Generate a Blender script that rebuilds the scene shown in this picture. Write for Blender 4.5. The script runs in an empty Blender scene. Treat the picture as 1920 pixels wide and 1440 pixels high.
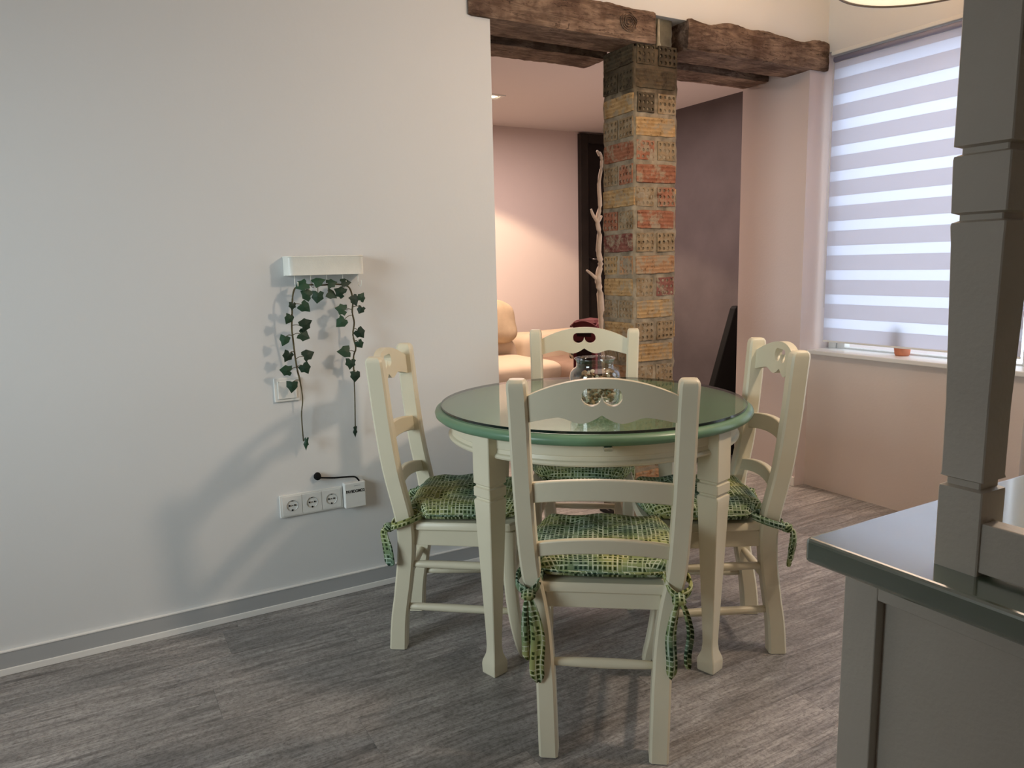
import bpy, bmesh, math, random
from mathutils import Vector, Matrix, noise
rnd = random.Random(7)
sc = bpy.context.scene
COL = sc.collection
R = math.radians

# ------------------------------------------------------------------ camera, world, lights, exposure
cam_d = bpy.data.cameras.new('camera'); cam = bpy.data.objects.new('camera', cam_d); COL.objects.link(cam)
yaw, pitch, roll = 1.05507, -0.157076, -0.0226249
fw = Vector((math.cos(yaw)*math.cos(pitch), math.sin(yaw)*math.cos(pitch), math.sin(pitch)))
rt = Vector((math.sin(yaw), -math.cos(yaw), 0)); up = rt.cross(fw)
rt, up = math.cos(roll)*rt + math.sin(roll)*up, -math.sin(roll)*rt + math.cos(roll)*up
cam.matrix_world = Matrix(((rt.x, up.x, -fw.x, 0), (rt.y, up.y, -fw.y, 0), (rt.z, up.z, -fw.z, 1.2), (0, 0, 0, 1)))
cam_d.sensor_width = 36; cam_d.lens = 1406.3/1920*36; cam_d.clip_start = 0.02
sc.camera = cam
sc.view_settings.view_transform = 'Standard'; sc.view_settings.look = 'None'
sc.view_settings.gamma = 1; sc.view_settings.use_curve_mapping = False
sc.view_settings.exposure = 0.0

w = bpy.data.worlds.new('sky'); sc.world = w; w.use_nodes = True
bg = w.node_tree.nodes['Background']; bg.inputs[0].default_value = (0.80, 0.88, 1.0, 1); bg.inputs[1].default_value = 3.1

def light(name, kind, loc, energy, color, size=.1, target=None, size_y=None, spot=60, blend=.5):
    d = bpy.data.lights.new(name, kind); d.energy = energy; d.color = color
    if kind == 'AREA':
        d.size = size
        if size_y: d.shape = 'RECTANGLE'; d.size_y = size_y
    else:
        d.shadow_soft_size = size
        if kind == 'SPOT': d.spot_size = R(spot); d.spot_blend = blend
    o = bpy.data.objects.new(name, d); COL.objects.link(o); o.location = loc
    if target is not None:
        o.rotation_euler = (Vector(target)-Vector(loc)).to_track_quat('-Z', 'Y').to_euler()
    return o
# warm ceiling light of the kitchen end: throws the chair shadows on the left wall
light('kitchen_ceiling_light', 'AREA', (2.15, .75, 2.22), 19, (1, .79, .60), .16, (1.0, 2.2, .6))
# daylight of the kitchen window far to the left of the camera
kw = light('kitchen_window_daylight', 'AREA', (-2.3, 1.35, 1.5), 13, (.80, .94, 1.0), 1.1, (1.0, 2.4, .8), 1.3)
kw.data.spread = R(75)
# fill added under the ceiling for ambient light, no fixture there
light('room_fill_light', 'AREA', (1.5, 1.2, 2.48), 6, (1, .82, .68), 1.2, (1.5, 1.2, 0))
light('pendant_bulb', 'POINT', (2.51, 1.59, 2.19), 18, (1, .68, .38), .05)
# living room behind the pillar
light('living_room_light', 'AREA', (2.9, 4.5, 2.36), 45, (1, .78, .70), .9, (2.9, 4.5, 0))
light('sofa_spot', 'SPOT', (2.70, 4.95, 2.36), 110, (1, .76, .50), .03, (2.8, 5.1, 0), spot=112, blend=.18)
light('living_room_up_light', 'AREA', (3.2, 3.7, .6), 6, (1, .76, .70), .8, (3.0, 4.4, 2.4))

# ------------------------------------------------------------------ materials
def nt(name):
    m = bpy.data.materials.new(name); m.use_nodes = True; t = m.node_tree
    return m, t, t.nodes, t.links, t.nodes['Principled BSDF']
def ramp(n, stops, interp='LINEAR'):
    r = n.new('ShaderNodeValToRGB'); r.color_ramp.interpolation = interp
    e = r.color_ramp.elements
    while len(e) < len(stops): e.new(.5)
    for i, (p, c) in enumerate(stops): e[i].position = p; e[i].color = (*c, 1)
    return r
def mapping(t, scale=(1, 1, 1), rot=(0, 0, 0), coord='Object', randomise=False):
    n, l = t.nodes, t.links
    tc = n.new('ShaderNodeTexCoord'); mp = n.new('ShaderNodeMapping')
    mp.inputs['Scale'].default_value = scale; mp.inputs['Rotation'].default_value = rot
    l.new(tc.outputs[coord], mp.inputs['Vector'])
    if randomise:
        oi = n.new('ShaderNodeObjectInfo'); mu = n.new('ShaderNodeMath'); mu.operation = 'MULTIPLY'; mu.inputs[1].default_value = 37
        l.new(oi.outputs['Random'], mu.inputs[0]); l.new(mu.outputs[0], mp.inputs['Location'])
    return mp
def noisetex(t, vec, scale, detail=4, rough=.5, dist=0):
    x = t.nodes.new('ShaderNodeTexNoise'); x.inputs['Scale'].default_value = scale
    x.inputs['Detail'].default_value = detail; x.inputs['Roughness'].default_value = rough; x.inputs['Distortion'].default_value = dist
    t.links.new(vec, x.inputs['Vector']); return x
def bump(t, h, strength, dist=.002):
    b = t.nodes.new('ShaderNodeBump'); b.inputs['Strength'].default_value = strength; b.inputs['Distance'].default_value = dist
    t.links.new(h, b.inputs['Height']); return b
def paint(name, col, rough=.5, spec=.4, var=.04, scale=6, bmp=.15, bscale=60, coat=0):
    m, t, n, l, p = nt(name)
    mp = mapping(t)
    a = noisetex(t, mp.outputs[0], scale, 4)
    c1 = tuple(max(0, c*(1-var)) for c in col); c2 = tuple(min(1, c*(1+var)) for c in col)
    r = ramp(n, [(.3, c1), (.7, c2)]); l.new(a.outputs['Fac'], r.inputs[0]); l.new(r.outputs[0], p.inputs['Base Color'])
    p.inputs['Roughness'].default_value = rough; p.inputs['Specular IOR Level'].default_value = spec
    p.inputs['Coat Weight'].default_value = coat
    if bmp:
        b = noisetex(t, mp.outputs[0], bscale, 3); bb = bump(t, b.outputs['Fac'], bmp); l.new(bb.outputs[0], p.inputs['Normal'])
    return m
M = {}
M['wall'] = paint('white wall paint', (.69, .69, .68), .6, .3, .012, 1.5, .14, 90)
M['kitchen'] = paint('darkened unseen back wall', (.30, .27, .24), .6, .3, .02, 2, 0)  # unseen back wall, colour darkened to cut light bounced towards the counter
M['wall_warm'] = paint('warm white wall paint', (.70, .61, .55), .6, .3, .02, 1.5, .25, 90)
M['wall_pink'] = paint('pinkish wall paint', (.68, .585, .555), .6, .3, .015, 2, .25, 90)
M['wall_purple'] = paint('brown purple stucco', (.105, .088, .092), .6, .3, .13, 3.5, .7, 14)
M['ceiling'] = paint('ceiling paint', (.72, .66, .64), .7, .2, .01, 2, 0)
M['cream'] = paint('cream lacquered wood', (.69, .63, .47), .38, .45, .035, 5, .10, 40)
M['cream_dark'] = paint('cream painted cabinet', (.62, .55, .46), .45, .4, .04, 8, .25, 160)
M['green'] = paint('green lacquered wood', (.125, .235, .14), .32, .5, .10, 6, .08, 30)
M['green_dark'] = paint('dark green countertop', (.085, .15, .095), .22, .9, .06, 8, .01, 40, coat=1)
M['green_dark'].node_tree.nodes['Principled BSDF'].inputs['Coat IOR'].default_value = 3.6; M['green_dark'].node_tree.nodes['Principled BSDF'].inputs['Coat Roughness'].default_value = .10
M['white'] = paint('white plastic', (.76, .75, .71), .35, .5, .01, 4, 0)
M['white_metal'] = paint('white enamelled metal', (.78, .77, .70), .4, .5, .03, 30, .3, 220)
M['grey_skirt'] = paint('grey skirting', (.42, .42, .415), .35, .5, .03, 3, 0)
M['skirt_white'] = paint('white skirting edge', (.84, .81, .76), .4, .5, .02, 3, 0)
M['black'] = paint('black plastic', (.006, .006, .006), .7, .15, .1, 5, 0)
M['black_gloss'] = paint('black door wood', (.012, .009, .008), .5, .35, .2, 8, .1, 30)
M['black_frame'] = paint('black frame wood', (.022, .017, .014), .6, .3, .2, 8, .1, 30)
M['hole'] = paint('dark socket hole', (.02, .02, .02), .8, .1, 0, 5, 0)
M['red'] = paint('dark red painted wood', (.085, .008, .012), .85, .4, .15, 6, .1, 40)
M['dark_red'] = paint('dark opening', (.012, .003, .004), .6, .2, .1, 6, 0)
M['terracotta'] = paint('terracotta', (.62, .22, .12), .8, .2, .05, 12, .2, 80)
M['cactus'] = paint('cactus', (.10, .18, .08), .8, .2, .15, 30, .4, 60)
M['steel'] = paint('brushed steel', (.5, .5, .5), .3, .5, .02, 4, 0); M['steel'].node_tree.nodes['Principled BSDF'].inputs['Metallic'].default_value = 1
M['branch'] = paint('bleached branch', (.82, .70, .58), .6, .3, .10, 18, .5, 60)
M['sofa'] = paint('beige microfibre', (.58, .46, .34), .85, .15, .05, 4, .3, 30)
M['sofa_brown'] = paint('brown grey microfibre', (.27, .18, .135), .85, .15, .10, 8, .4, 30)
M['pillow'] = paint('ochre pillow fabric', (.46, .35, .235), .85, .15, .12, 9, .6, 22)
M['mortar'] = paint('grey beige mortar', (.30, .24, .165), .9, .1, .40, 22, 1.0, 70)
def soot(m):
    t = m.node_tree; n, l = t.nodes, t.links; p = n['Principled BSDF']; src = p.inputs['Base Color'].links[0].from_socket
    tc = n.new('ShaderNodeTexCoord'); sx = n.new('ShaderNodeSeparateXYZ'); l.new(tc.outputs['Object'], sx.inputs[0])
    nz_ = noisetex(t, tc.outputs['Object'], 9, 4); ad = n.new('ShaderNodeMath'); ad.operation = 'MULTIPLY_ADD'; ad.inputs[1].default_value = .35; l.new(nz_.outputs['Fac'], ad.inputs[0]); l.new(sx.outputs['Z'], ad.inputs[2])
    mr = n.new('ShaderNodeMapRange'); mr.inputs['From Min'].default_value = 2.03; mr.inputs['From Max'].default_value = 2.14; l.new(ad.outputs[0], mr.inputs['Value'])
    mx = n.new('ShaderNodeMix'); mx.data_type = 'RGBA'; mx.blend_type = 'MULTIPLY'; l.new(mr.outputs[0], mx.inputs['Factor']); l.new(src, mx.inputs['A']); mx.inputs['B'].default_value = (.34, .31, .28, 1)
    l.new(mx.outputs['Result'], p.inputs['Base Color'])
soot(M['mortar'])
M['concrete'] = paint('old concrete', (.17, .155, .115), .9, .1, .35, 14, .9, 50)
M['plaster'] = paint('old plaster lump', (.45, .41, .31), .8, .2, .2, 40, .4, 60)
M['rubber'] = paint('dark rubber', (.03, .028, .025), .7, .2, .05, 5, 0)
M['lamp_rim'] = paint('dark bronze rim', (.10, .06, .035), .4, .4, .05, 5, 0)

def floor_mat():
    m, t, n, l, p = nt('weathered grey oak floor')
    mp = mapping(t, (1, 1, 1), randomise=True)
    st = n.new('ShaderNodeMapping'); st.inputs['Scale'].default_value = (1.3, 14, 1); l.new(mp.outputs[0], st.inputs['Vector'])
    a = noisetex(t, st.outputs[0], 2.2, 8, .62, 1.2)
    st2 = n.new('ShaderNodeMapping'); st2.inputs['Scale'].default_value = (7, 110, 1); l.new(mp.outputs[0], st2.inputs['Vector'])
    b = noisetex(t, st2.outputs[0], 2.2, 6, .65, .9)
    big = noisetex(t, mp.outputs[0], 2.2, 3)
    r1 = ramp(n, [(.28, (.115, .108, .104)), (.46, (.225, .214, .206)), (.60, (.305, .292, .282)), (.78, (.41, .40, .385))])
    l.new(a.outputs['Fac'], r1.inputs[0])
    r2 = ramp(n, [(.34, (.42, .41, .40)), (.46, (.88, .87, .86)), (.6, (1, 1, 1))]); l.new(b.outputs['Fac'], r2.inputs[0])
    mx = n.new('ShaderNodeMix'); mx.data_type = 'RGBA'; mx.blend_type = 'MULTIPLY'; mx.inputs['Factor'].default_value = .85
    l.new(r1.outputs[0], mx.inputs['A']); l.new(r2.outputs[0], mx.inputs['B'])
    r3 = ramp(n, [(.35, (.78, .78, .78)), (.65, (1.15, 1.12, 1.1))]); l.new(big.outputs['Fac'], r3.inputs[0])
    mx2 = n.new('ShaderNodeMix'); mx2.data_type = 'RGBA'; mx2.blend_type = 'MULTIPLY'; mx2.inputs['Factor'].default_value = 1
    l.new(mx.outputs['Result'], mx2.inputs['A']); l.new(r3.outputs[0], mx2.inputs['B'])
    # cracks, mostly along the grain
    st3 = n.new('ShaderNodeMapping'); st3.inputs['Scale'].default_value = (2.2, 13, 1); l.new(mp.outputs[0], st3.inputs['Vector'])
    wn = noisetex(t, st3.outputs[0], 1.5, 5, .6, 2.2)
    r4 = ramp(n, [(.492, (1, 1, 1)), (.4990, (.22, .20, .20)), (.505, (1, 1, 1))]); l.new(wn.outputs['Fac'], r4.inputs[0])
    mx3 = n.new('ShaderNodeMix'); mx3.data_type = 'RGBA'; mx3.blend_type = 'MULTIPLY'; mx3.inputs['Factor'].default_value = .8
    l.new(mx2.outputs['Result'], mx3.inputs['A']); l.new(r4.outputs[0], mx3.inputs['B'])
    fn = noisetex(t, mp.outputs[0], 95, 5, .75); r5 = ramp(n, [(.36, (.62, .61, .60)), (.5, (1, 1, 1)), (.66, (1.25, 1.25, 1.25))]); l.new(fn.outputs['Fac'], r5.inputs[0])
    mx4 = n.new('ShaderNodeMix'); mx4.data_type = 'RGBA'; mx4.blend_type = 'MULTIPLY'; mx4.inputs['Factor'].default_value = .9
    l.new(mx3.outputs['Result'], mx4.inputs['A']); l.new(r5.outputs[0], mx4.inputs['B']); mx3 = mx4
    oi = n.new('ShaderNodeObjectInfo'); mr = n.new('ShaderNodeMapRange'); mr.inputs['To Min'].default_value = 1.12; mr.inputs['To Max'].default_value = 1.32
    l.new(oi.outputs['Random'], mr.inputs['Value'])
    hs = n.new('ShaderNodeHueSaturation'); l.new(mr.outputs[0], hs.inputs['Value']); l.new(mx3.outputs['Result'], hs.inputs['Color'])
    l.new(hs.outputs[0], p.inputs['Base Color'])
    p.inputs['Roughness'].default_value = .42; p.inputs['Specular IOR Level'].default_value = .5
    bb = bump(t, b.outputs['Fac'], .35, .001); l.new(bb.outputs[0], p.inputs['Normal'])
    return m
M['floor'] = floor_mat()

def beam_mat():
    m, t, n, l, p = nt('rough hewn dark beam')
    mp = mapping(t, randomise=True)
    st = n.new('ShaderNodeMapping'); st.inputs['Scale'].default_value = (1.6, 9, 11); l.new(mp.outputs[0], st.inputs['Vector'])
    a = noisetex(t, st.outputs[0], 3.0, 8, .65, 1.4)
    r1 = ramp(n, [(.28, (.07, .045, .033)), (.44, (.19, .128, .09)), (.60, (.33, .235, .17)), (.78, (.45, .34, .255))])
    l.new(a.outputs['Fac'], r1.inputs[0])
    big = noisetex(t, mp.outputs[0], 7, 4, .6)
    r3 = ramp(n, [(.38, (.32, .24, .22)), (.6, (1.05, 1.02, 1))]); l.new(big.outputs['Fac'], r3.inputs[0])
    mx = n.new('ShaderNodeMix'); mx.data_type = 'RGBA'; mx.blend_type = 'MULTIPLY'; mx.inputs['Factor'].default_value = .75
    l.new(r1.outputs[0], mx.inputs['A']); l.new(r3.outputs[0], mx.inputs['B'])
    st3 = n.new('ShaderNodeMapping'); st3.inputs['Scale'].default_value = (1.2, 8, 8); l.new(mp.outputs[0], st3.inputs['Vector'])
    wn = noisetex(t, st3.outputs[0], 2.5, 5, .6, 1.5)
    r4 = ramp(n, [(.488, (1, 1, 1)), (.5, (.10, .07, .06)), (.508, (1, 1, 1))]); l.new(wn.outputs['Fac'], r4.inputs[0])
    mx3 = n.new('ShaderNodeMix'); mx3.data_type = 'RGBA'; mx3.blend_type = 'MULTIPLY'; mx3.inputs['Factor'].default_value = .85
    l.new(mx.outputs['Result'], mx3.inputs['A']); l.new(r4.outputs[0], mx3.inputs['B'])
    l.new(mx3.outputs['Result'], p.inputs['Base Color'])
    p.inputs['Roughness'].default_value = .8; p.inputs['Specular IOR Level'].default_value = .2
    bb = bump(t, a.outputs['Fac'], .9, .006); l.new(bb.outputs[0], p.inputs['Normal'])
    return m
M['beam'] = beam_mat()

def brick_mat(name, c1, c2, grooves):
    m, t, n, l, p = nt(name)
    mp = mapping(t, randomise=True)
    a = noisetex(t, mp.outputs[0], 22, 5, .65)
    r = ramp(n, [(.34, c1), (.62, c2)]); l.new(a.outputs['Fac'], r.inputs[0])
    spots = noisetex(t, mp.outputs[0], 55, 3, .6)
    r2 = ramp(n, [(.33, (.35, .32, .28)), (.43, (1, 1, 1))]); l.new(spots.outputs['Fac'], r2.inputs[0])
    mx = n.new('ShaderNodeMix'); mx.data_type = 'RGBA'; mx.blend_type = 'MULTIPLY'; mx.inputs['Factor'].default_value = .7
    l.new(r.outputs[0], mx.inputs['A']); l.new(r2.outputs[0], mx.inputs['B'])
    out = mx.outputs['Result']; h = a.outputs['Fac']
    if grooves:
        tc = n.new('ShaderNodeTexCoord'); sx = n.new('ShaderNodeSeparateXYZ'); l.new(tc.outputs['Object'], sx.inputs[0])
        ad = n.new('ShaderNodeMath'); ad.operation = 'MULTIPLY_ADD'; ad.inputs[1].default_value = .010; l.new(a.outputs['Fac'], ad.inputs[0]); l.new(sx.outputs['Z'], ad.inputs[2])
        mu = n.new('ShaderNodeMath'); mu.operation = 'MULTIPLY'; mu.inputs[1].default_value = 370; l.new(ad.outputs[0], mu.inputs[0])
        si = n.new('ShaderNodeMath'); si.operation = 'SINE'; l.new(mu.outputs[0], si.inputs[0])
        r3 = ramp(n, [(.0, (.84, .81, .78)), (.45, (1, 1, 1))]); l.new(si.outputs[0], r3.inputs[0])
        mx2 = n.new('ShaderNodeMix'); mx2.data_type = 'RGBA'; mx2.blend_type = 'MULTIPLY'; mx2.inputs['Factor'].default_value = 1
        l.new(out, mx2.inputs['A']); l.new(r3.outputs[0], mx2.inputs['B']); out = mx2.outputs['Result']; h = si.outputs[0]
    # mortar smeared over parts of the brick
    sm = noisetex(t, mp.outputs[0], 19, 6, .7); rs = ramp(n, [(.50, (0, 0, 0)), (.60, (.85, .85, .85))]); l.new(sm.outputs['Fac'], rs.inputs[0])
    ms = n.new('ShaderNodeMix'); ms.data_type = 'RGBA'; l.new(rs.outputs[0], ms.inputs['Factor']); l.new(out, ms.inputs['A']); ms.inputs['B'].default_value = (.34, .27, .18, 1) if c1[0] > .1 else (.09, .07, .045, 1); out = ms.outputs['Result']
    l.new(out, p.inputs['Base Color']); p.inputs['Roughness'].default_value = .9; p.inputs['Specular IOR Level'].default_value = .15
    bb = bump(t, h, .35, .002); l.new(bb.outputs[0], p.inputs['Normal'])
    return m
BC = {'y': ((.36, .215, .09), (.54, .35, .165)), 'o': ((.34, .175, .085), (.48, .27, .14)), 'r': ((.26, .095, .052), (.39, .165, .095)),
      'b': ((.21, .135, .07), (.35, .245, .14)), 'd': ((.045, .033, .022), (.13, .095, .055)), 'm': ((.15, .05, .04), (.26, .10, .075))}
for k, (a_, b_) in BC.items():
    M['brick_'+k] = brick_mat('clay brick '+k, a_, b_, True); M['perf_'+k] = brick_mat('perforated clay brick '+k, a_, b_, False)

def fabric_mat():
    m, t, n, l, p = nt('green woven check fabric')
    uv = n.new('ShaderNodeUVMap'); uv.uv_map = 'UVMap'
    sc_ = n.new('ShaderNodeVectorMath'); sc_.operation = 'MULTIPLY'; sc_.inputs[1].default_value = (76, 76, 0); l.new(uv.outputs[0], sc_.inputs[0])
    tc = n.new('ShaderNodeTexCoord')
    big = noisetex(t, tc.outputs['Object'], 5.5, 2, .5)
    fr = n.new('ShaderNodeVectorMath'); fr.operation = 'FRACTION'; l.new(sc_.outputs[0], fr.inputs[0])
    fl = n.new('ShaderNodeVectorMath'); fl.operation = 'FLOOR'; l.new(sc_.outputs[0], fl.inputs[0])
    sx = n.new('ShaderNodeSeparateXYZ'); l.new(fr.outputs[0], sx.inputs[0])
    def mth(op, a, b=None, c=None):
        x = n.new('ShaderNodeMath'); x.operation = op
        for i, v in enumerate((a, b, c)):
            if v is None: continue
            if isinstance(v, (int, float)): x.inputs[i].default_value = v
            else: l.new(v, x.inputs[i])
        return x.outputs[0]
    inx = mth('COMPARE', sx.outputs['X'], .5, .27); iny = mth('COMPARE', sx.outputs['Y'], .5, .30)
    sq = mth('MULTIPLY', inx, iny)
    wn = n.new('ShaderNodeTexWhiteNoise'); wn.noise_dimensions = '2D'; l.new(fl.outputs[0], wn.inputs['Vector'])
    pres = mth('GREATER_THAN', wn.outputs['Value'], .28)
    dark = mth('MULTIPLY', sq, pres)
    # pale strokes in the gaps between squares
    hs = n.new('ShaderNodeVectorMath'); hs.operation = 'MULTIPLY'; hs.inputs[1].default_value = (.8, 1, 1); l.new(fl.outputs[0], hs.inputs[0])
    fl2 = n.new('ShaderNodeVectorMath'); fl2.operation = 'FLOOR'; l.new(hs.outputs[0], fl2.inputs[0])
    wn2 = n.new('ShaderNodeTexWhiteNoise'); wn2.noise_dimensions = '3D'; l.new(fl2.outputs[0], wn2.inputs['Vector'])
    inx2 = mth('COMPARE', sx.outputs['X'], .5, .38); iny2 = mth('COMPARE', sx.outputs['Y'], .5, .39)
    st = mth('MULTIPLY', mth('SUBTRACT', 1, iny2), mth('GREATER_THAN', wn2.outputs['Value'], .50))
    vs = n.new('ShaderNodeVectorMath'); vs.operation = 'MULTIPLY'; vs.inputs[1].default_value = (1, .75, 1); l.new(fl.outputs[0], vs.inputs[0])
    fl3 = n.new('ShaderNodeVectorMath'); fl3.operation = 'FLOOR'; l.new(vs.outputs[0], fl3.inputs[0])
    ad = n.new('ShaderNodeVectorMath'); ad.inputs[1].default_value = (31, 17, 5); l.new(fl3.outputs[0], ad.inputs[0])
    wn3 = n.new('ShaderNodeTexWhiteNoise'); wn3.noise_dimensions = '3D'; l.new(ad.outputs[0], wn3.inputs['Vector'])
    st2 = mth('MULTIPLY', mth('SUBTRACT', 1, inx2), mth('GREATER_THAN', wn3.outputs['Value'], .55))
    pale = mth('MAXIMUM', st, st2)
    base = ramp(n, [(.36, (.11, .175, .115)), (.50, (.20, .265, .125)), (.62, (.34, .35, .13))]); l.new(big.outputs['Fac'], base.inputs[0])
    pc = ramp(n, [(.36, (.40, .50, .42)), (.62, (.62, .61, .42))]); l.new(big.outputs['Fac'], pc.inputs[0])
    dk = ramp(n, [(.36, (.012, .035, .022)), (.62, (.05, .065, .012))]); l.new(big.outputs['Fac'], dk.inputs[0])
    m1 = n.new('ShaderNodeMix'); m1.data_type = 'RGBA'; l.new(pale, m1.inputs['Factor']); l.new(base.outputs[0], m1.inputs['A']); l.new(pc.outputs[0], m1.inputs['B'])
    m2 = n.new('ShaderNodeMix'); m2.data_type = 'RGBA'; l.new(dark, m2.inputs['Factor']); l.new(m1.outputs['Result'], m2.inputs['A']); l.new(dk.outputs[0], m2.inputs['B'])
    l.new(m2.outputs['Result'], p.inputs['Base Color']); p.inputs['Roughness'].default_value = .8; p.inputs['Specular IOR Level'].default_value = .2
    return m
M['fabric'] = fabric_mat()

def leaf_mat():
    m, t, n, l, p = nt('ivy leaf green')
    mp = mapping(t, randomise=True); a = noisetex(t, mp.outputs[0], 60, 3)
    r = ramp(n, [(.3, (.006, .024, .011)), (.7, (.017, .055, .024))]); l.new(a.outputs['Fac'], r.inputs[0])
    oi = n.new('ShaderNodeObjectInfo'); mr = n.new('ShaderNodeMapRange'); mr.inputs['To Min'].default_value = .6; mr.inputs['To Max'].default_value = 1.6
    l.new(oi.outputs['Random'], mr.inputs['Value'])
    hs = n.new('ShaderNodeHueSaturation'); l.new(mr.outputs[0], hs.inputs['Value']); l.new(r.outputs[0], hs.inputs['Color']); l.new(hs.outputs[0], p.inputs['Base Color'])
    p.inputs['Roughness'].default_value = .6; return m
M['leaf'] = leaf_mat()
M['stem'] = paint('brown green stem', (.10, .085, .045), .7, .2, .2, 60, 0)
M['stem_tan'] = paint('tan stem', (.30, .24, .17), .7, .2, .2, 60, 0)

def clear_glass(name, tint, edge_ior=1.5, gloss_rough=.0, refl=1.0):
    m, t, n, l, p = nt(name); n.remove(p)
    tr = n.new('ShaderNodeBsdfTransparent'); tr.inputs[0].default_value = (*tint, 1)
    gl = n.new('ShaderNodeBsdfGlossy'); gl.inputs['Roughness'].default_value = gloss_rough
    fr = n.new('ShaderNodeFresnel'); fr.inputs['IOR'].default_value = edge_ior
    mu = n.new('ShaderNodeMath'); mu.operation = 'MULTIPLY'; mu.inputs[1].default_value = refl; mu.use_clamp = True; ge = n.new('ShaderNodeNewGeometry'); iv_ = n.new('ShaderNodeMath'); iv_.operation = 'SUBTRACT'; iv_.inputs[0].default_value = 1; l.new(ge.outputs['Backfacing'], iv_.inputs[1])
    m0 = n.new('ShaderNodeMath'); m0.operation = 'MULTIPLY'; l.new(fr.outputs[0], m0.inputs[0]); l.new(iv_.outputs[0], m0.inputs[1]); l.new(m0.outputs[0], mu.inputs[0])
    mx = n.new('ShaderNodeMixShader'); l.new(mu.outputs[0], mx.inputs[0]); l.new(tr.outputs[0], mx.inputs[1]); l.new(gl.outputs[0], mx.inputs[2])
    l.new(mx.outputs[0], n['Material Output'].inputs['Surface']); return m
M['glass_top'] = clear_glass('clear table glass', (.93, .97, .94), 1.5, .0, 1.25)
M['glass_jar'] = clear_glass('clear jar glass', (.90, .92, .91), 1.52, .05, 2.4)
M['pane'] = clear_glass('window pane glass', (.97, .98, .98), 1.45)
M['glass_edge_refl'] = paint('green glass edge with painted refraction', (.006, .016, .012), .15, .6, 0, 5, 0)  # green edge, its dark reflection and refraction painted into the colour

def blind_mat(name, col, trans):
    m, t, n, l, p = nt(name); n.remove(p)
    mp = mapping(t, (1, 1, 1)); a = noisetex(t, mp.outputs[0], 300, 2)
    d = n.new('ShaderNodeBsdfDiffuse'); d.inputs[0].default_value = (*col, 1)
    tl = n.new('ShaderNodeBsdfTranslucent'); tl.inputs[0].default_value = (*col, 1)
    bb = bump(t, a.outputs['Fac'], .2, .001); l.new(bb.outputs[0], d.inputs['Normal'])
    mx = n.new('ShaderNodeMixShader'); mx.inputs[0].default_value = trans; l.new(d.outputs[0], mx.inputs[1]); l.new(tl.outputs[0], mx.inputs[2])
    l.new(mx.outputs[0], n['Material Output'].inputs['Surface']); return m
M['blind_opaque'] = blind_mat('translucent dense blind band', (.76, .75, .80), .68)
M['blind_sheer'] = blind_mat('translucent sheer blind band', (.86, .88, .95), .85)

def emit(name, col, s):
    m, t, n, l, p = nt(name); p.inputs['Base Color'].default_value = (*col, 1)
    p.inputs['Emission Color'].default_value = (*col, 1); p.inputs['Emission Strength'].default_value = s; return m
M['lamp_diff'] = emit('glowing lamp diffuser', (1, .76, .50), .95)
M['spot_glow'] = emit('glowing spot', (1, .85, .6), 9)
M['potpourri'] = paint('dried seeds and shells', (.30, .19, .10), .8, .2, .6, 45, .5, 90)
M['potpourri2'] = paint('pale dried shells', (.60, .52, .38), .8, .2, .3, 45, .5, 90)

# ------------------------------------------------------------------ geometry helpers
def obj(name, bm, mat, parent=None, smooth=False, bevel=0, segs=2, kind=None, label=None, cat=None, group=None, loc=None, autosmooth=None):
    me = bpy.data.meshes.new(name); bm.normal_update(); bm.to_mesh(me); bm.free()
    for m_ in (mat if isinstance(mat, (list, tuple)) else [mat]): me.materials.append(m_)
    if smooth: me.shade_smooth()
    o = bpy.data.objects.new(name, me); COL.objects.link(o)
    if bevel:
        b = o.modifiers.new('bevel', 'BEVEL'); b.width = bevel; b.segments = segs; b.limit_method = 'ANGLE'; b.angle_limit = R(35)
    if autosmooth is not None:
        me.shade_smooth(); 
        for e in me.edges: pass
        me.set_sharp_from_angle(angle=R(autosmooth))
    if parent is not None: o.parent = parent
    if loc is not None: o.location = loc
    if kind: o['kind'] = kind
    if label: o['label'] = label
    if cat: o['category'] = cat
    if group: o['group'] = group
    return o
def thing(name, label, cat, loc=(0, 0, 0), rotz=0, group=None, kind=None):
    o = bpy.data.objects.new(name, None); COL.objects.link(o); o.empty_display_size = .1
    o.location = loc; o.rotation_euler = (0, 0, rotz)
    if label: o['label'] = label
    if cat: o['category'] = cat
    if group: o['group'] = group
    if kind: o['kind'] = kind
    return o
def box(bm, x0, y0, z0, x1, y1, z1):
    v = [bm.verts.new(p) for p in ((x0, y0, z0), (x1, y0, z0), (x1, y1, z0), (x0, y1, z0), (x0, y0, z1), (x1, y0, z1), (x1, y1, z1), (x0, y1, z1))]
    for f in ((0, 3, 2, 1), (4, 5, 6, 7), (0, 1, 5, 4), (1, 2, 6, 5), (2, 3, 7, 6), (3, 0, 4, 7)): bm.faces.new([v[i] for i in f])
    return bm
def B(*a): return box(bmesh.new(), *a)
def loft(bm, rings, cap=True, closed=True):
    vs = [[bm.verts.new(p) for p in r] for r in rings]; n_ = len(rings[0])
    for a, b in zip(vs, vs[1:]):
        for i in range(n_ if closed else n_-1):
            j = (i+1) % n_; bm.faces.new((a[i], a[j], b[j], b[i]))
    if cap and closed: bm.faces.new(list(reversed(vs[0]))); bm.faces.new(vs[-1])
    return bm
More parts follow.
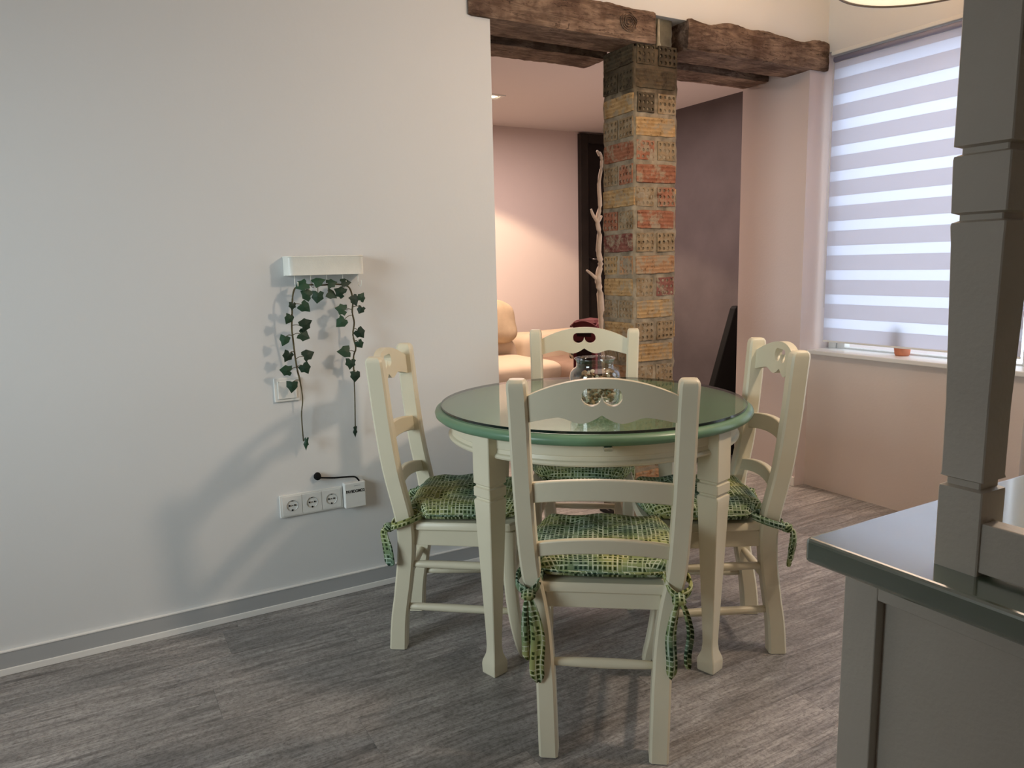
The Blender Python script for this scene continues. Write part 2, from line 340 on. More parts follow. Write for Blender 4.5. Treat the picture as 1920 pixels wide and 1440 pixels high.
def lathe(prof, n_=48, bm=None, cx=0, cy=0):
    bm = bm or bmesh.new(); hollow = min(p[0] for p in prof) > .001 and abs(prof[0][0]-prof[-1][0]) < .035 and len(prof) > 2
    if hollow: prof = list(prof)+[prof[0]]
    rings = [[(cx+r*math.cos(2*math.pi*i/n_), cy+r*math.sin(2*math.pi*i/n_), z) for i in range(n_)] for r, z in prof]
    loft(bm, rings, cap=not hollow)
    bmesh.ops.remove_doubles(bm, verts=bm.verts, dist=1e-6); bmesh.ops.recalc_face_normals(bm, faces=bm.faces)
    return bm
def tube(pts, rad, n_=8, bm=None, closed=False):
    bm = bm or bmesh.new(); P = [Vector(p) for p in pts]; rings = []
    if not hasattr(rad, '__len__'): rad = [rad]*len(P)
    ref = Vector((0, 0, 1))
    for i, p in enumerate(P):
        d = (P[min(i+1, len(P)-1)]-P[max(i-1, 0)]).normalized()
        u = d.cross(ref)
        if u.length < .15: u = d.cross(Vector((0, 1, 0)))
        u.normalize(); v_ = d.cross(u)
        rings.append([tuple(p+rad[i]*(math.cos(2*math.pi*k/n_)*u+math.sin(2*math.pi*k/n_)*v_)) for k in range(n_)])
    return loft(bm, rings)
def interp(tab, z):
    if z <= tab[0][0]: return tab[0][1:]
    for a, b in zip(tab, tab[1:]):
        if z <= b[0]:
            t = (z-a[0])/(b[0]-a[0]); t = t*t*(3-2*t) if False else t
            return tuple(x+(y-x)*t for x, y in zip(a[1:], b[1:]))
    return tab[-1][1:]
def crom(tab, z):     # smooth interpolation of the same table
    n_ = len(tab); k = 0
    while k < n_-2 and z > tab[k+1][0]: k += 1
    p0 = tab[max(k-1, 0)]; p1 = tab[k]; p2 = tab[k+1]; p3 = tab[min(k+2, n_-1)]
    t = (z-p1[0])/(p2[0]-p1[0]); t = max(0, min(1, t)); out = []
    for i in range(1, len(p1)):
        h = p2[0]-p1[0]
        m1 = (p2[i]-p0[i])/max(p2[0]-p0[0], 1e-6)*h; m2 = (p3[i]-p1[i])/max(p3[0]-p1[0], 1e-6)*h
        out.append((2*t**3-3*t*t+1)*p1[i]+(t**3-2*t*t+t)*m1+(-2*t**3+3*t*t)*p2[i]+(t**3-t*t)*m2)
    return tuple(out)
def chamf(w_, d_, c):   # chamfered rectangle section, centred
    a, b = w_/2, d_/2
    return [(-a+c, -b), (a-c, -b), (a, -b+c), (a, b-c), (a-c, b), (-a+c, b), (-a, b-c), (-a, -b+c)]

# ------------------------------------------------------------------ setting
YW = 2.628
def struct(name, bm, mat, parent=None, label=None, **k):
    o = obj(name, bm, mat, parent, **k)
    if parent is None: o['kind'] = 'structure'
    if label: o['label'] = label
    return o
floor = struct('floor', B(-2.7, -2.3, -.08, 5.2, 6.1, -.008), M['rubber'], label='grey weathered wood plank floor')
# planks: 0.18 m wide, 1.22 m long, running along the left wall
def plank_mesh(L, wd):
    bm = bmesh.new(); g = .0002; e = .0007
    loft(bm, [[(g, g, 0), (L-g, g, 0), (L-g, wd-g, 0), (g, wd-g, 0)],
              [(g, g, .0076), (L-g, g, .0076), (L-g, wd-g, .0076), (g, wd-g, .0076)],
              [(g+e, g+e, .008), (L-g-e, g+e, .008), (L-g-e, wd-g-e, .008), (g+e, wd-g-e, .008)]])
    me = bpy.data.meshes.new('plank'); bm.to_mesh(me); bm.free(); me.materials.append(M['floor']); return me
pm = {}
wd = .18; y = .40; row = 0
while y < 5.9:
    x0 = -1.4; x1 = 3.30 if y < 2.60 else 4.6
    x = x0; L = 1.22*((row*0.37) % 1) or 1.22
    if L < .25: L += .4
    while x < x1-.01:
        LL = round(min(L, x1-x), 3)
        key = LL
        if key not in pm: pm[key] = plank_mesh(LL, wd)
        o = bpy.data.objects.new('plank', pm[key]); COL.objects.link(o); o.parent = floor; o.location = (x, y, -.0081)
        x += LL; L = 1.22
    y += wd; row += 1

struct('wall_left', B(-2.7, YW, 0, 1.43, 3.06, 2.60), M['wall'], label='white painted wall left of the opening')
struct('wall_front', B(1.43, YW, 2.235, 4.9, 3.06, 2.60), M['wall'], label='white wall above the rustic beams')
struct('wall_pier', B(3.21, YW, 0, 4.9, 3.06, 2.235), M['wall_pink'], label='pale pier at the right end of the opening')
struct('ceiling', B(-2.7, -2.3, 2.60, 3.6, YW, 2.68), M['ceiling'])
struct('ceiling_living', B(-2.7, 3.06, 2.40, 5.2, 6.1, 2.48), M['ceiling'])
struct('wall_far', B(-2.7, 5.94, 0, 5.2, 6.06, 2.40), M['wall_pink'], label='pinkish far wall behind the sofa')
struct('wall_purple', B(4.28, 3.06, 0, 4.40, 5.05, 2.40), M['wall_purple'], label='brown purple stucco wall behind the brick pillar')
struct('wall_far_side', B(5.10, 5.05, 0, 5.2, 5.94, 2.40), M['wall_pink'])
struct('wall_far_return', B(4.28, 5.05, 0, 5.2, 5.10, 2.40), M['wall_pink'])
struct('wall_living_left', B(-2.7, 3.06, 0, -2.6, 5.94, 2.40), M['wall_pink'])
struct('wall_back', B(-2.7, -2.3, 0, 3.6, -2.2, 2.60), M['kitchen'])
struct('wall_side', B(-2.7, -2.2, 0, -2.6, YW, 2.60), M['wall'])
# window wall: low ledge wall, header, sill
struct('wall_right', B(3.285, 1.575, 0, 3.424, YW, .708), M['wall_warm'], label='low warm white wall under the window')
sill = struct('trim_1', B(3.262, 1.57, .708, 3.428, YW-.001, .730), M['white'], bevel=.004, label='white window sill board')
struct('wall_right_header', B(3.335, 1.54, 2.205, 3.55, YW, 2.60), M['wall'], label='wall above the window blind')
struct('wall_right_pier', B(3.335, 1.42, 0, 3.55, 1.575, 2.60), M['wall'])
struct('wall_right_end', B(3.335, -2.2, 0, 3.45, .40, 2.60), M['wall'])
struct('wall_right_top', B(3.335, .40, 2.15, 3.45, 1.42, 2.60), M['wall'])
win = thing('window_1', 'white framed window behind the striped blind', None, (3.43, 1.58, .645), 0, kind='structure')
def framebm(y0, y1, z0, z1, x0, x1, f):
    bm = bmesh.new(); box(bm, x0, y0, z0, x1, y0+f, z1); box(bm, x0, y1-f, z0, x1, y1, z1); box(bm, x0, y0+f, z0, x1, y1-f, z0+f); box(bm, x0, y0+f, z1-f, x1, y1-f, z1); return bm
obj('window_frame', framebm(0, 1.045, 0, 1.558, 0, .06, .045), M['white'], win, bevel=.003)
for k in range(1):
    s = obj('sash', framebm(.047+.477*k, .998,   .047, 1.511, .008, .052, .045), M['white'], win, bevel=.003)
    obj('pane', B(.028, .087, .085, .034, .958, 1.472), M['pane'], s)
dr = thing('door_1', 'white framed glazed door at the right edge', None, (3.36, .40, 0), 0, kind='structure')
obj('door_frame', framebm(0, 1.02, 0, 2.15, 0, .07, .07), M['white'], dr, bevel=.003)
obj('pane', B(.03, .07, .07, .036, .95, 2.08), M['pane'], dr)
# skirtings
sk = struct('baseboard_left', B(-1.6, YW-.010, .022, 1.43, YW, .073), M['grey_skirt'], label='grey skirting band on the left wall')
obj('bottom_strip', B(-1.6, YW-.014, 0, 1.43, YW, .022), M['skirt_white'], sk, bevel=.002, label='white strip under the grey band')
obj('top_lip', B(-1.6, YW-.012, .073, 1.43, YW, .0765), M['skirt_white'], sk)
struct('baseboard_pier', B(3.20, YW, 0, 3.21, 3.06, .05), M['skirt_white'], bevel=.002)

# far doorway: dark door with frame in the far wall
fd = thing('door_2', 'black door in the far wall beyond the white branch', None, (4.12, 5.94, 0), 0, kind='structure')
bm = bmesh.new(); box(bm, 0, -.05, 0, .09, 0, 2.385); box(bm, .09, -.05, 2.30, .93, 0, 2.385); box(bm, .86, -.05, 0, .93, 0, 2.30)
obj('door_frame', bm, M['black_frame'], fd, bevel=.006)
obj('door_leaf', B(.09, -.018, .02, .86, -.001, 2.30), M['black_gloss'], fd)
hb = tube([(.125, -.02, 1.24), (.125, -.06, 1.24), (.135, -.07, 1.24), (.24, -.07, 1.235)], .008, 8)
obj('door_handle', hb, M['steel'], fd, smooth=True)

# recessed ceiling spot of the living room
sp = thing('ceiling_spot', 'square recessed spotlight glowing in the living room ceiling', 'light', (2.70, 4.95, 2.40))
bm = bmesh.new(); box(bm, -.07, -.07, -.008, .07, -.045, 0); box(bm, -.07, .045, -.008, .07, .07, 0); box(bm, -.07, -.045, -.008, -.045, .045, 0); box(bm, .045, -.045, -.008, .07, .045, 0)
obj('spot_frame', bm, M['white'], sp)
obj('bulb', lathe([(.03, -.004), (.034, -.001)], 20), M['spot_glow'], sp)

# ------------------------------------------------------------------ beams
def hewn(x0, x1, y0, y1, z0, z1, seed, label, wane=.0):
    L, W_, H_ = x1-x0, y1-y0, z1-z0
    nx, nc = int(L/.016), 9
    ring = []
    for k in range(nc): ring.append((k/nc, 0))
    for k in range(nc): ring.append((1, k/nc))
    for k in range(nc): ring.append((1-k/nc, 1))
    for k in range(nc): ring.append((0, 1-k/nc))
    rings = []
    for i in range(nx+1):
        x = L*i/nx; r_ = []
        endr = min(x, L-x); er = max(0, 1-endr/.012)**2*.005
        for (u, v_) in ring:
            py = (u-.5)*W_; pz = (v_-.5)*H_
            # rounded corners
            cu, cv = abs(u-.5)*2, abs(v_-.5)*2
            rr = 1-.022*max(0, cu+cv-1.7)/.3
            q = Vector((x*1.6, (py+seed)*6, pz*6+seed*3))
            q2 = Vector((x*7, (py+seed)*26, pz*26))
            q3 = Vector((x*4, seed, v_*1.5))
            dsp = .005*noise.noise(q) + .0035*noise.noise(q2) + .003*noise.noise(Vector((x*60, (py+seed)*40, pz*90))) + (.007*noise.noise(Vector((x*6, seed*5, 0))) if v_ == 1 else 0)
            dl = Vector((py/W_*2, pz/H_*2, 0)); dl = dl.normalized() if dl.length else dl
            cut = -wane*max(0, noise.noise(Vector((x*5, seed+9, 0)))+.1) if (v_ > .8) else 0
            r_.append((x, py*rr+dl.x*(dsp-er), pz*rr+dl.y*(dsp-er)+cut))
        rings.append(r_)
    bm = bmesh.new(); loft(bm, rings)
    o = obj('wooden_beam', bm, M['beam'], loc=(x0, (y0+y1)/2, (z0+z1)/2), autosmooth=50)
    o['label'] = label; o['category'] = 'beam'; return o
def shave(o, fn):
    for v in o.data.vertices: v.co = fn(v.co.copy())
b1 = hewn(1.337, 2.222, 2.612, 2.80, 2.112, 2.248, 1.3, 'front rustic beam resting left of the brick pillar, large round knot near its end', .02)
b2 = hewn(2.405, 3.332, 2.612, 2.80, 2.112, 2.248, 4.1, 'front rustic beam right of the brick pillar, ending at the window corner', .03)
b3 = hewn(1.435, 2.165, 2.875, 3.04, 2.105, 2.232, 7.7, 'rear rustic beam behind the left front beam')
b4 = hewn(2.33, 3.205, 2.875, 3.04, 2.105, 2.232, 9.9, 'rear rustic beam behind the right front beam')
# knot on the first beam
bm = bmesh.new()
for k, rr in enumerate((.036, .028, .019, .010)):
    pts = [((rr*1.15)*math.cos(t*.2618)*(1+.08*math.sin(t*1.3+k)), -.001*k, rr*math.sin(t*.2618)*(1+.08*math.cos(t+k))) for t in range(25)]
    tube(pts, .0022, 5, bm)
obj('knot', bm, M['beam'], b1, smooth=True, loc=(.735, -.098, .002))

# ------------------------------------------------------------------ brick pillar
PX0, PX1, PY0, PY1 = 2.125, 2.362, 2.635, 2.858
pil = thing('brick_pillar', 'bare brick pillar of yellow and red perforated bricks carrying the beams', 'pillar', ((PX0+PX1)/2, (PY0+PY1)/2, 0))
cxp, cyp = pil.location.x, pil.location.y
hx, hy = (PX1-PX0)/2, (PY1-PY0)/2
rings = []; nz = 110
for i in range(nz+1):
    z = 2.10*i/nz; r_ = []
    for k in range(32):
        s = k % 8/8; side = k//8
        u = (s-.5)*2
        px, py = [(u, -1), (1, u), (-u, 1), (-1, -u)][side]
        d = .006*noise.noise(Vector((px*hx*30, py*hy*30, z*30)))+.003*noise.noise(Vector((px*9, py*9, z*80)))
        r_.append((px*(hx-.001+d), py*(hy-.001+d), z))
    rings.append(r_)
obj('mortar', loft(bmesh.new(), rings), M['mortar'], pil, smooth=True)
def stretcher_mesh(L, H, seed):
    bm = bmesh.new(); n_ = 10; rings = []
    for i in range(n_+1):
        x = -L/2+L*i/n_
        a = .003*noise.noise(Vector((x*25, seed, 0))); b = .003*noise.noise(Vector((x*25, seed+5, 3)))
        e = .002*noise.noise(Vector((x*40, seed+9, 1)))
        inset = .003 if i in (0, n_) else 0
        rings.append([(x, 0, -H/2+a+inset), (x, -.012+e+inset, -H/2+a+.003+inset), (x, -.012+e+inset, H/2+b-.003-inset), (x, 0, H/2+b-inset)])
    return loft(bm, rings)
def perf_mesh(L, H, seed, nx=4, nzz=3):
    """face with nx*nzz round holes, depth 12 mm"""
    bm = bmesh.new(); f = -.010
    def vert(cache, p):
        k = (round(p[0], 5), round(p[1], 5), round(p[2], 5))
        if k not in cache: cache[k] = bm.verts.new(p)
        return cache[k]
    c = {}
    cw, chh = L/nx, H/nzz; rr = min(cw, chh)*.30
    for i in range(nx):
        for j in range(nzz):
            ox, oz = -L/2+cw*(i+.5), -H/2+chh*(j+.5)
            sqp, crp, inn = [], [], []
            for k in range(8):
                a = math.pi/4*k+math.pi/8*0
                dx, dz = math.cos(a), math.sin(a); s = max(abs(dx), abs(dz))
                sqp.append(vert(c, (ox+dx/s*cw/2, f, oz+dz/s*chh/2)))
                crp.append(bm.verts.new((ox+dx*rr, f, oz+dz*rr))); inn.append(bm.verts.new((ox+dx*rr*.8, f+.009, oz+dz*rr*.8)))
            for k in range(8):
                q = (k+1) % 8
                bm.faces.new((sqp[k], sqp[q], crp[q], crp[k])); bm.faces.new((crp[k], crp[q], inn[q], inn[k]))
            ff = bm.faces.new(inn)
            ff.material_index = 1 if noise.noise(Vector((i*1.7+seed*3.1, j*2.3, seed))) > -.15 else 2
    # side walls
    bnd = [e for e in bm.edges if len(e.link_faces) == 1 and abs(e.verts[0].co.y-f) < 1e-6]
    ret = bmesh.ops.extrude_edge_only(bm, edges=bnd)
    for v in [g for g in ret['geom'] if isinstance(g, bmesh.types.BMVert)]: v.co.y = 0
    for v in bm.verts:
        v.co.z += .0015*noise.noise(Vector((v.co.x*40, seed, v.co.z*40))); v.co.x += .0015*noise.noise(Vector((v.co.x*40, seed+3, v.co.z*40)))
    bmesh.ops.recalc_face_normals(bm, faces=bm.faces)
    return bm
M['hole_mortar'] = paint('mortar filled hole', (.46, .40, .30), .9, .1, .2, 30, 0)
M['hole_dark'] = paint('dark brick hole', (.075, .05, .03), .9, .1, .2, 30, 0)
course_z = [2.075-.0985*i for i in range(22)]
# colours per course, top to bottom: (left face -x, right face -y); one letter = stretcher, two = pair of headers
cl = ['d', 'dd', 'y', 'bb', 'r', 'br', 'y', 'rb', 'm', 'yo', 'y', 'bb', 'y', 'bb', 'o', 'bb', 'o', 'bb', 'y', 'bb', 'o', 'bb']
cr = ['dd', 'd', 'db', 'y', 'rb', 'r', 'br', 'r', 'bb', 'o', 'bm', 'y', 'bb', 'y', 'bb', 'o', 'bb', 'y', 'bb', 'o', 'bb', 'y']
# right face kinds: z~1.99 and 1.90 dark pairs, then alternate
variants_s = {}; variants_p = {}
def place_brick(face, u, z, L, col, kind_, seed):
    key = (face in ('l', 'b'), kind_, seed % 3, col)
    store = variants_s
    if key not in store:
        H = .082
        bm = stretcher_mesh(L, H, seed % 3*2.2) if kind_ == 's' else perf_mesh(L, H, seed % 3*2.2+1)
        me = bpy.data.meshes.new('brick'); bm.normal_update(); bm.to_mesh(me); bm.free()
        if kind_ == 's': me.materials.append(M['brick_'+col])
        else:
            me.materials.append(M['perf_'+col]); me.materials.append(M['hole_mortar'] if col in 'rmbd' else M['hole_dark']); me.materials.append(M['hole_dark'])
        store[key] = me
    o = bpy.data.objects.new('brick', store[key]); COL.objects.link(o); o.parent = pil
    jt = rnd.uniform(-.0025, .0025)
    if face == 'f': o.location = (u, -hy+.007+jt, z); o.rotation_euler = (0, rnd.uniform(-.02, .02), 0)
    if face == 'l': o.location = (-hx+.007+jt, -u, z); o.rotation_euler = (rnd.uniform(-.0, .0), rnd.uniform(-.02, .02), -math.pi/2)
    if face == 'r': o.location = (hx-.007+jt, u, z); o.rotation_euler = (0, rnd.uniform(-.02, .02), math.pi/2)
    if face == 'b': o.location = (-u, hy-.007+jt, z); o.rotation_euler = (0, rnd.uniform(-.02, .02), math.pi)
for i, z in enumerate(course_z):
    if z < .03: continue
    for face, cols, half in (('l', cl[i], hy), ('f', cr[i], hx), ('r', cl[i], hy), ('b', cr[i], hx)):
        wdt = 2*half-.018
        if len(cols) == 1: place_brick(face, rnd.uniform(-.002, .002), z, wdt, cols, 's', i)
        else:
            for k in (0, 1): place_brick(face, (-1 if k == 0 else 1)*(wdt/4+.004), z, wdt/2-.011, cols[k], 'p', i+k)
# concrete neck between the beams, plinth board
rings = []
for i in range(13):
    z = 2.09+.145*i/12; r_ = []
    for k in range(24):
        s = k % 6/6; side = k//6; u = (s-.5)*2
        px, py = [(u, -1), (1, u), (-u, 1), (-1, -u)][side]
        d = .006*noise.noise(Vector((px*3, py*3, z*30)))
        r_.append((.055+px*(.052+d), .0+py*(.085+d), z))
    rings.append(r_)
obj('concrete_neck', loft(bmesh.new(), rings), M['concrete'], pil, smooth=True)
obj('plaster_patch', lathe([(.0, 2.10), (.009, 2.103), (.014, 2.115), (.008, 2.14), (.005, 2.23)], 10), M['plaster'], pil, smooth=True, loc=(.025, -.092, 0), label='whitish plaster lump')
obj('plinth', B(-.135, -.12, 0, .13, .13, .022), M['black_gloss'], pil, bevel=.003, label='dark wooden base board')

# ------------------------------------------------------------------ chairs
POST = [(0, .134, .002), (.10, .137, .010), (.2, .141, .026), (.31, .149, .042), (.40, .163, .049), (.46, .175, .045), (.60, .183, .018), (.75, .188, .000), (.87, .191, -.010), (.942, .194, -.016)]
def post_bm(sgn):
    rings = []
    zs = [0, .002]+[.03*i for i in range(1, 31)]+[.925, .934, .939, .942, .943]
    for z in zs:
        a, s = crom(POST, z)
        w_, d_ = .046, .052
        if z < .2: d_ = .054-.004*z/.2; w_ = .047
        if z > .90: d_ += -.0
        if z > .925:
            k = (z-.925)/.018; w_ -= .012*k**3; d_ -= .018*k**2.5
        if z == 0: w_ -= .008; d_ -= .008
        rings.append([(sgn*a+x, s+y_, z) for x, y_ in chamf(w_, d_, .006)])
    return loft(bmesh.new(), rings)
def plate(zt, zb, half, sfun, th, hole=None, na=46, amid=0):
    """curved board: columns across a; intervals of z; closed thick mesh"""
    bm = bmesh.new(); cols = [-half+2*half*i/na for i in range(na+1)]
    nzv = 4
    def strip(lo, hi, a0, a1):
        for q0, q1 in zip(range(a0, a1), range(a0+1, a1+1)):
            pts = []
            for q in (q0, q1):
                a = cols[q]; l_, h_ = lo(a), hi(a)
                pts.append([(a, l_+(h_-l_)*k/nzv) for k in range(nzv+1)])
            for k in range(nzv):
                quad = (pts[0][k], pts[1][k], pts[1][k+1], pts[0][k+1])
                yield quad
    quads = []
    if hole is None: quads += list(strip(zb, zt, 0, na))
    else:
        hw, ht, hbm = hole
        ia = [i for i, a in enumerate(cols) if abs(a) <= hw+1e-6]; i0, i1 = ia[0], ia[-1]
        quads += list(strip(zb, zt, 0, i0)); quads += list(strip(zb, zt, i1, na))
        quads += list(strip(ht, zt, i0, i1)); quads += list(strip(zb, hbm, i0, i1))
    cache = {}
    def V(p, side):
        k = (round(p[0], 5), round(p[1], 4), side)
        if k not in cache: cache[k] = bm.verts.new((p[0], sfun(p[0], p[1])+side*th/2, p[1]))
        return cache[k]
    for qd in quads:
        f = [V(p, -1) for p in qd]
        if len(set(f)) >= 3:
            ff = []; [ff.append(x) for x in f if x not in ff]
            try: bm.faces.new(ff)
            except ValueError: pass
        g = [V(p, 1) for p in qd]; gg = []; [gg.append(x) for x in reversed(g) if x not in gg]
        if len(gg) >= 3:
            try: bm.faces.new(gg)
            except ValueError: pass
    # walls along boundary
    inv = {v: k for k, v in cache.items()}
    for e in [e for e in bm.edges if len(e.link_faces) == 1]:
        ka, kb = inv[e.verts[0]], inv[e.verts[1]]
        if ka[2] == -1:
            o1, o2 = cache[(ka[0], ka[1], 1)], cache[(kb[0], kb[1], 1)]
            bm.faces.new((e.verts[0], e.verts[1], o2, o1))
    bmesh.ops.recalc_face_normals(bm, faces=bm.faces)
    return bm
def backline(bulge, half):
    def f(a, z):
        s = crom(POST, z)[1]
        return s-.004-bulge*(1-(a/half)**2)
    return f
def crest_top(a): return .904+.044*(1-min(1, abs(a)/.172)**2.0)
def crest_bot(a):
    t = abs(a)
    if t > .10: return .852+.006*math.cos((t-.10)/.072*math.pi/2) - .010*((t-.10)/.072)
    if t > .045: return .858-.013*(.5-.5*math.cos((.10-t)/.055*math.pi))
    return .845+.020*(1-t/.045)**1.6 if t < .045 else .845
def hole_top(a):
    t = abs(a); 
    return .926 if t < .028 else .9085+math.sqrt(max(0, .0175**2-(t-.028)**2))
def hole_bot(a):
    t = abs(a); v = .9085-math.sqrt(max(0, .0235**2-(t-.0235)**2))
    return min(v, hole_top(a))
def hole_w(): return .0455
def ease(w0, w1, t): return w0+(w1-w0)*t
def make_chair(label, loc, theta):
    t = thing('dining_chair', label, 'chair', (loc[0], loc[1], 0), theta-math.pi/2, 'cream dining chairs around the round table')
    cm = M['cream']
    for sg in (-1, 1):
        p = obj('rear_leg', post_bm(sg), cm, t, autosmooth=33)
        obj('foot_pad', lathe([(0, -.0), (.017, .0), (.017, .004), (0, .004)], 12), M['rubber'], p, loc=(sg*.134, .002, -.002))
    # crest and two ladder slats
    cr_ = plate(crest_top, crest_bot, .174, backline(.022, .174), .022, hole=(.0455, hole_top, hole_bot), na=92)
    obj('crest_rail', cr_, cm, t, bevel=.0035, autosmooth=40)
    obj('back_slat', plate(lambda a: .694+.016*(1-(a/.168)**2), lambda a: .643+.015*(1-(a/.168)**2), .168, backline(.022, .168), .018, na=24), cm, t, bevel=.003, autosmooth=40)
    obj('back_slat', plate(lambda a: .538+.020*(1-(a/.160)**2), lambda a: .500+.019*(1-(a/.160)**2), .160, backline(.018, .160), .018, na=24), cm, t, bevel=.003, autosmooth=40)
    # seat board
    pts = [(-.152, .040), (.152, .040)]
    n_ = 14
    fr = []
    for i in range(n_+1):
        a = -1+2*i/n_; fr.append((-a*.188, .418-.040*abs(a)**4-.006*a*a))
    outline = [(-.150, .038), (.150, .038), (.176, .070)]+fr+[(-.176, .070)]
    outline = [(-.150, .038), (.150, .038), (.176, .085)]+[(.188, .35)]+[(-x if False else x, y_) for x, y_ in fr]+[(-.188, .35), (-.176, .085)]
    def ring(z, k): return [((x)*(1-k/.2), .23+(y_-.23)*(1-k/.2), z) for x, y_ in outline]
    obj('seat', loft(bmesh.new(), [ring(.404, .004), ring(.408, 0), ring(.424, 0), ring(.430, .005)]), cm, t, autosmooth=40)
    # aprons
    bm = bmesh.new()
    box(bm, -.140, .044, .364, .140, .060, .406)
    obj('rear_apron', bm, cm, t, bevel=.003)
    obj('front_apron', B(-.148, .366, .360, .148, .384, .406), cm, t, bevel=.003)
    for sg in (-1, 1):
        bm = bmesh.new()
        y0_, y1_ = .065, .375; xa, xb = .154, .172
        loft(bm, [[(sg*(xa-.01), y0_, .353), (sg*(xa+.01), y0_, .353), (sg*(xa+.01), y0_, .404), (sg*(xa-.01), y0_, .404)],
                  [(sg*(xb-.01), y1_, .353), (sg*(xb+.01), y1_, .353), (sg*(xb+.01), y1_, .404), (sg*(xb-.01), y1_, .404)]])
        bmesh.ops.recalc_face_normals(bm, faces=bm.faces)
        obj('side_apron', bm, cm, t, bevel=.003)
        # sabre front leg
        tab = [(0, .172, .408, .034), (.06, .170, .392, .036), (.15, .167, .376, .038), (.28, .166, .366, .040), (.404, .166, .366, .040)]
        rings = []
        for i in range(17):
            z = .404*i/16; a, s, w_ = crom(tab, z)
            if i == 0: w_ -= .006
            rings.append([(sg*a+x, s+y_, z) for x, y_ in chamf(w_, w_, .006)])
        obj('front_leg', loft(bmesh.new(), rings), cm, t, autosmooth=33)
        for z in (.142, .286):
            a0, s0 = crom(POST, z); a1, s1, _ = crom(tab, z)
            P0, P1 = Vector((sg*a0, s0, z)), Vector((sg*a1, s1, z))
            ps = [P0+(P1-P0)*k/6 for k in range(7)]
            obj('side_stretcher', tube(ps, [.009, .0115, .0125, .013, .0125, .0115, .009], 10), cm, t, smooth=True)
    a0, s0 = crom(POST, .228)
    obj('rear_stretcher', tube([(-a0+2*a0*k/6, s0, .228) for k in range(7)], [.009, .011, .0125, .013, .0125, .011, .009], 10), cm, t, smooth=True)
    obj('front_stretcher', tube([(-.166+.332*k/6, .368, .228) for k in range(7)], [.009, .011, .0125, .013, .0125, .011, .009], 10), cm, t, smooth=True)
    return t
CH = {'left': ((.853, 2.254), R(-34.6)), 'right': ((1.834, 1.606), R(149.7)), 'front': ((1.009, 1.365), R(53.2)), 'back': ((1.712, 2.434), R(-127))}
make_chair('cream ladder back dining chair nearest the viewer, back turned, heart cut-out', *CH['front'])
make_chair('cream dining chair on the left of the table beside the white wall', *CH['left'])
make_chair('cream dining chair on the right of the table below the window', *CH['right'])
make_chair('cream dining chair behind the table in front of the brick pillar', *CH['back'])

# ------------------------------------------------------------------ seat cushions
def uvset(bm, fn):
    uvl = bm.loops.layers.uv.new('UVMap')
    for f in bm.faces:
        for lp in f.loops: lp[uvl].uv = fn[lp.vert]
def wf(v_): return 1-.11*max(0, v_+.2)**1.5-.20*min(1, max(0, (-v_-.62)/.2))
def pad_bm(hw=.205, hd=.188, th=.036, seed=0, narrow=1.0):
    bm = bmesh.new(); uvd = {}; N_ = 36
    tufts = [(-.45, -.45), (.45, -.45), (-.45, .45), (.45, .45), (0, 0)]
    for side in (1, -1):
        grid = []
        for i in range(N_+1):
            rw = []
            for j in range(N_+1):
                u, v_ = -1+2*i/N_, -1+2*j/N_
                # square with rounded corners
                e = max(abs(u), abs(v_)); prof = max(0, 1-e**5)**.42
                k_ = 1-.10*(abs(u*v_))**3*(1.3 if v_ > 0 else .8)
                x = u*hw*k_*wf(v_); y_ = v_*hd*k_
                z = side*th*prof
                if side == 1:
                    z += .006*noise.noise(Vector((x*14+seed, y_*14, 0)))*prof
                    for tu, tv in tufts:
                        d2 = (u-tu)**2+(v_-tv)**2; z -= .016*math.exp(-d2/.018)*prof
                    z += .004*math.cos(u*math.pi*2.2)*math.cos(v_*math.pi*2.2)*prof
                if side == -1: z *= .75
                vv = bm.verts.new((x, y_, z)) if (side == 1 or 0 < i < N_ and 0 < j < N_) else top[i][j]
                ext = 1.0 + .14*(e**4)
                uvd[vv] = (x*ext+.5*0, y_*ext + (0 if side == 1 else .0))
                if e == 1: uvd[vv] = (x*1.1, y_*1.1)
                rw.append(vv)
            grid.append(rw)
        if side == 1: top = grid
        for i in range(N_):
            for j in range(N_):
                q = (grid[i][j], grid[i+1][j], grid[i+1][j+1], grid[i][j+1])
                bm.faces.new(q if side == 1 else tuple(reversed(q)))
    # stretch the side uv by height so the check also runs down the edge
    for v in bm.verts:
        u0, v0 = uvd[v]; k = .9*(.03-v.co.z)
        if abs(v0) > .12: v0 += math.copysign(k*.8, v0)
        if abs(u0) > .12: u0 += math.copysign(k*.8, u0)
        uvd[v] = (u0, v0)
    uvset(bm, uvd); return bm
def ribbon(pts, widths, wdir, th=.003, fold=.004, seed=0):
    """strip of fabric through pts with cross direction wdir"""
    bm = bmesh.new(); uvd = {}; nseg = 4; dist = 0; rings = []
    P = [Vector(p) for p in pts]; wd_ = Vector(wdir).normalized()
    for i, p in enumerate(P):
        if i: dist += (P[i]-P[i-1]).length
        d = (P[min(i+1, len(P)-1)]-P[max(i-1, 0)]).normalized(); nrm = d.cross(wd_).normalized()
        r_ = []
        for s_ in (1, -1):
            rg = range(nseg+1) if s_ == 1 else range(nseg, -1, -1)
            for k in rg:
                u = -1+2*k/nseg
                q = p+wd_*u*widths[i]/2+nrm*(fold*math.cos(u*math.pi*1.2+seed)+s_*th/2)
                v = bm.verts.new(q); uvd[v] = (u*widths[i]/2+seed*.31, dist); r_.append(v)
        rings.append(r_)
    n_ = len(rings[0])
    for a, b in zip(rings, rings[1:]):
        for i in range(n_): j = (i+1) % n_; bm.faces.new((a[i], a[j], b[j], b[i]))
    bm.faces.new(list(reversed(rings[0]))); bm.faces.new(rings[-1])
    bmesh.ops.recalc_face_normals(bm, faces=bm.faces); uvset(bm, uvd); return bm
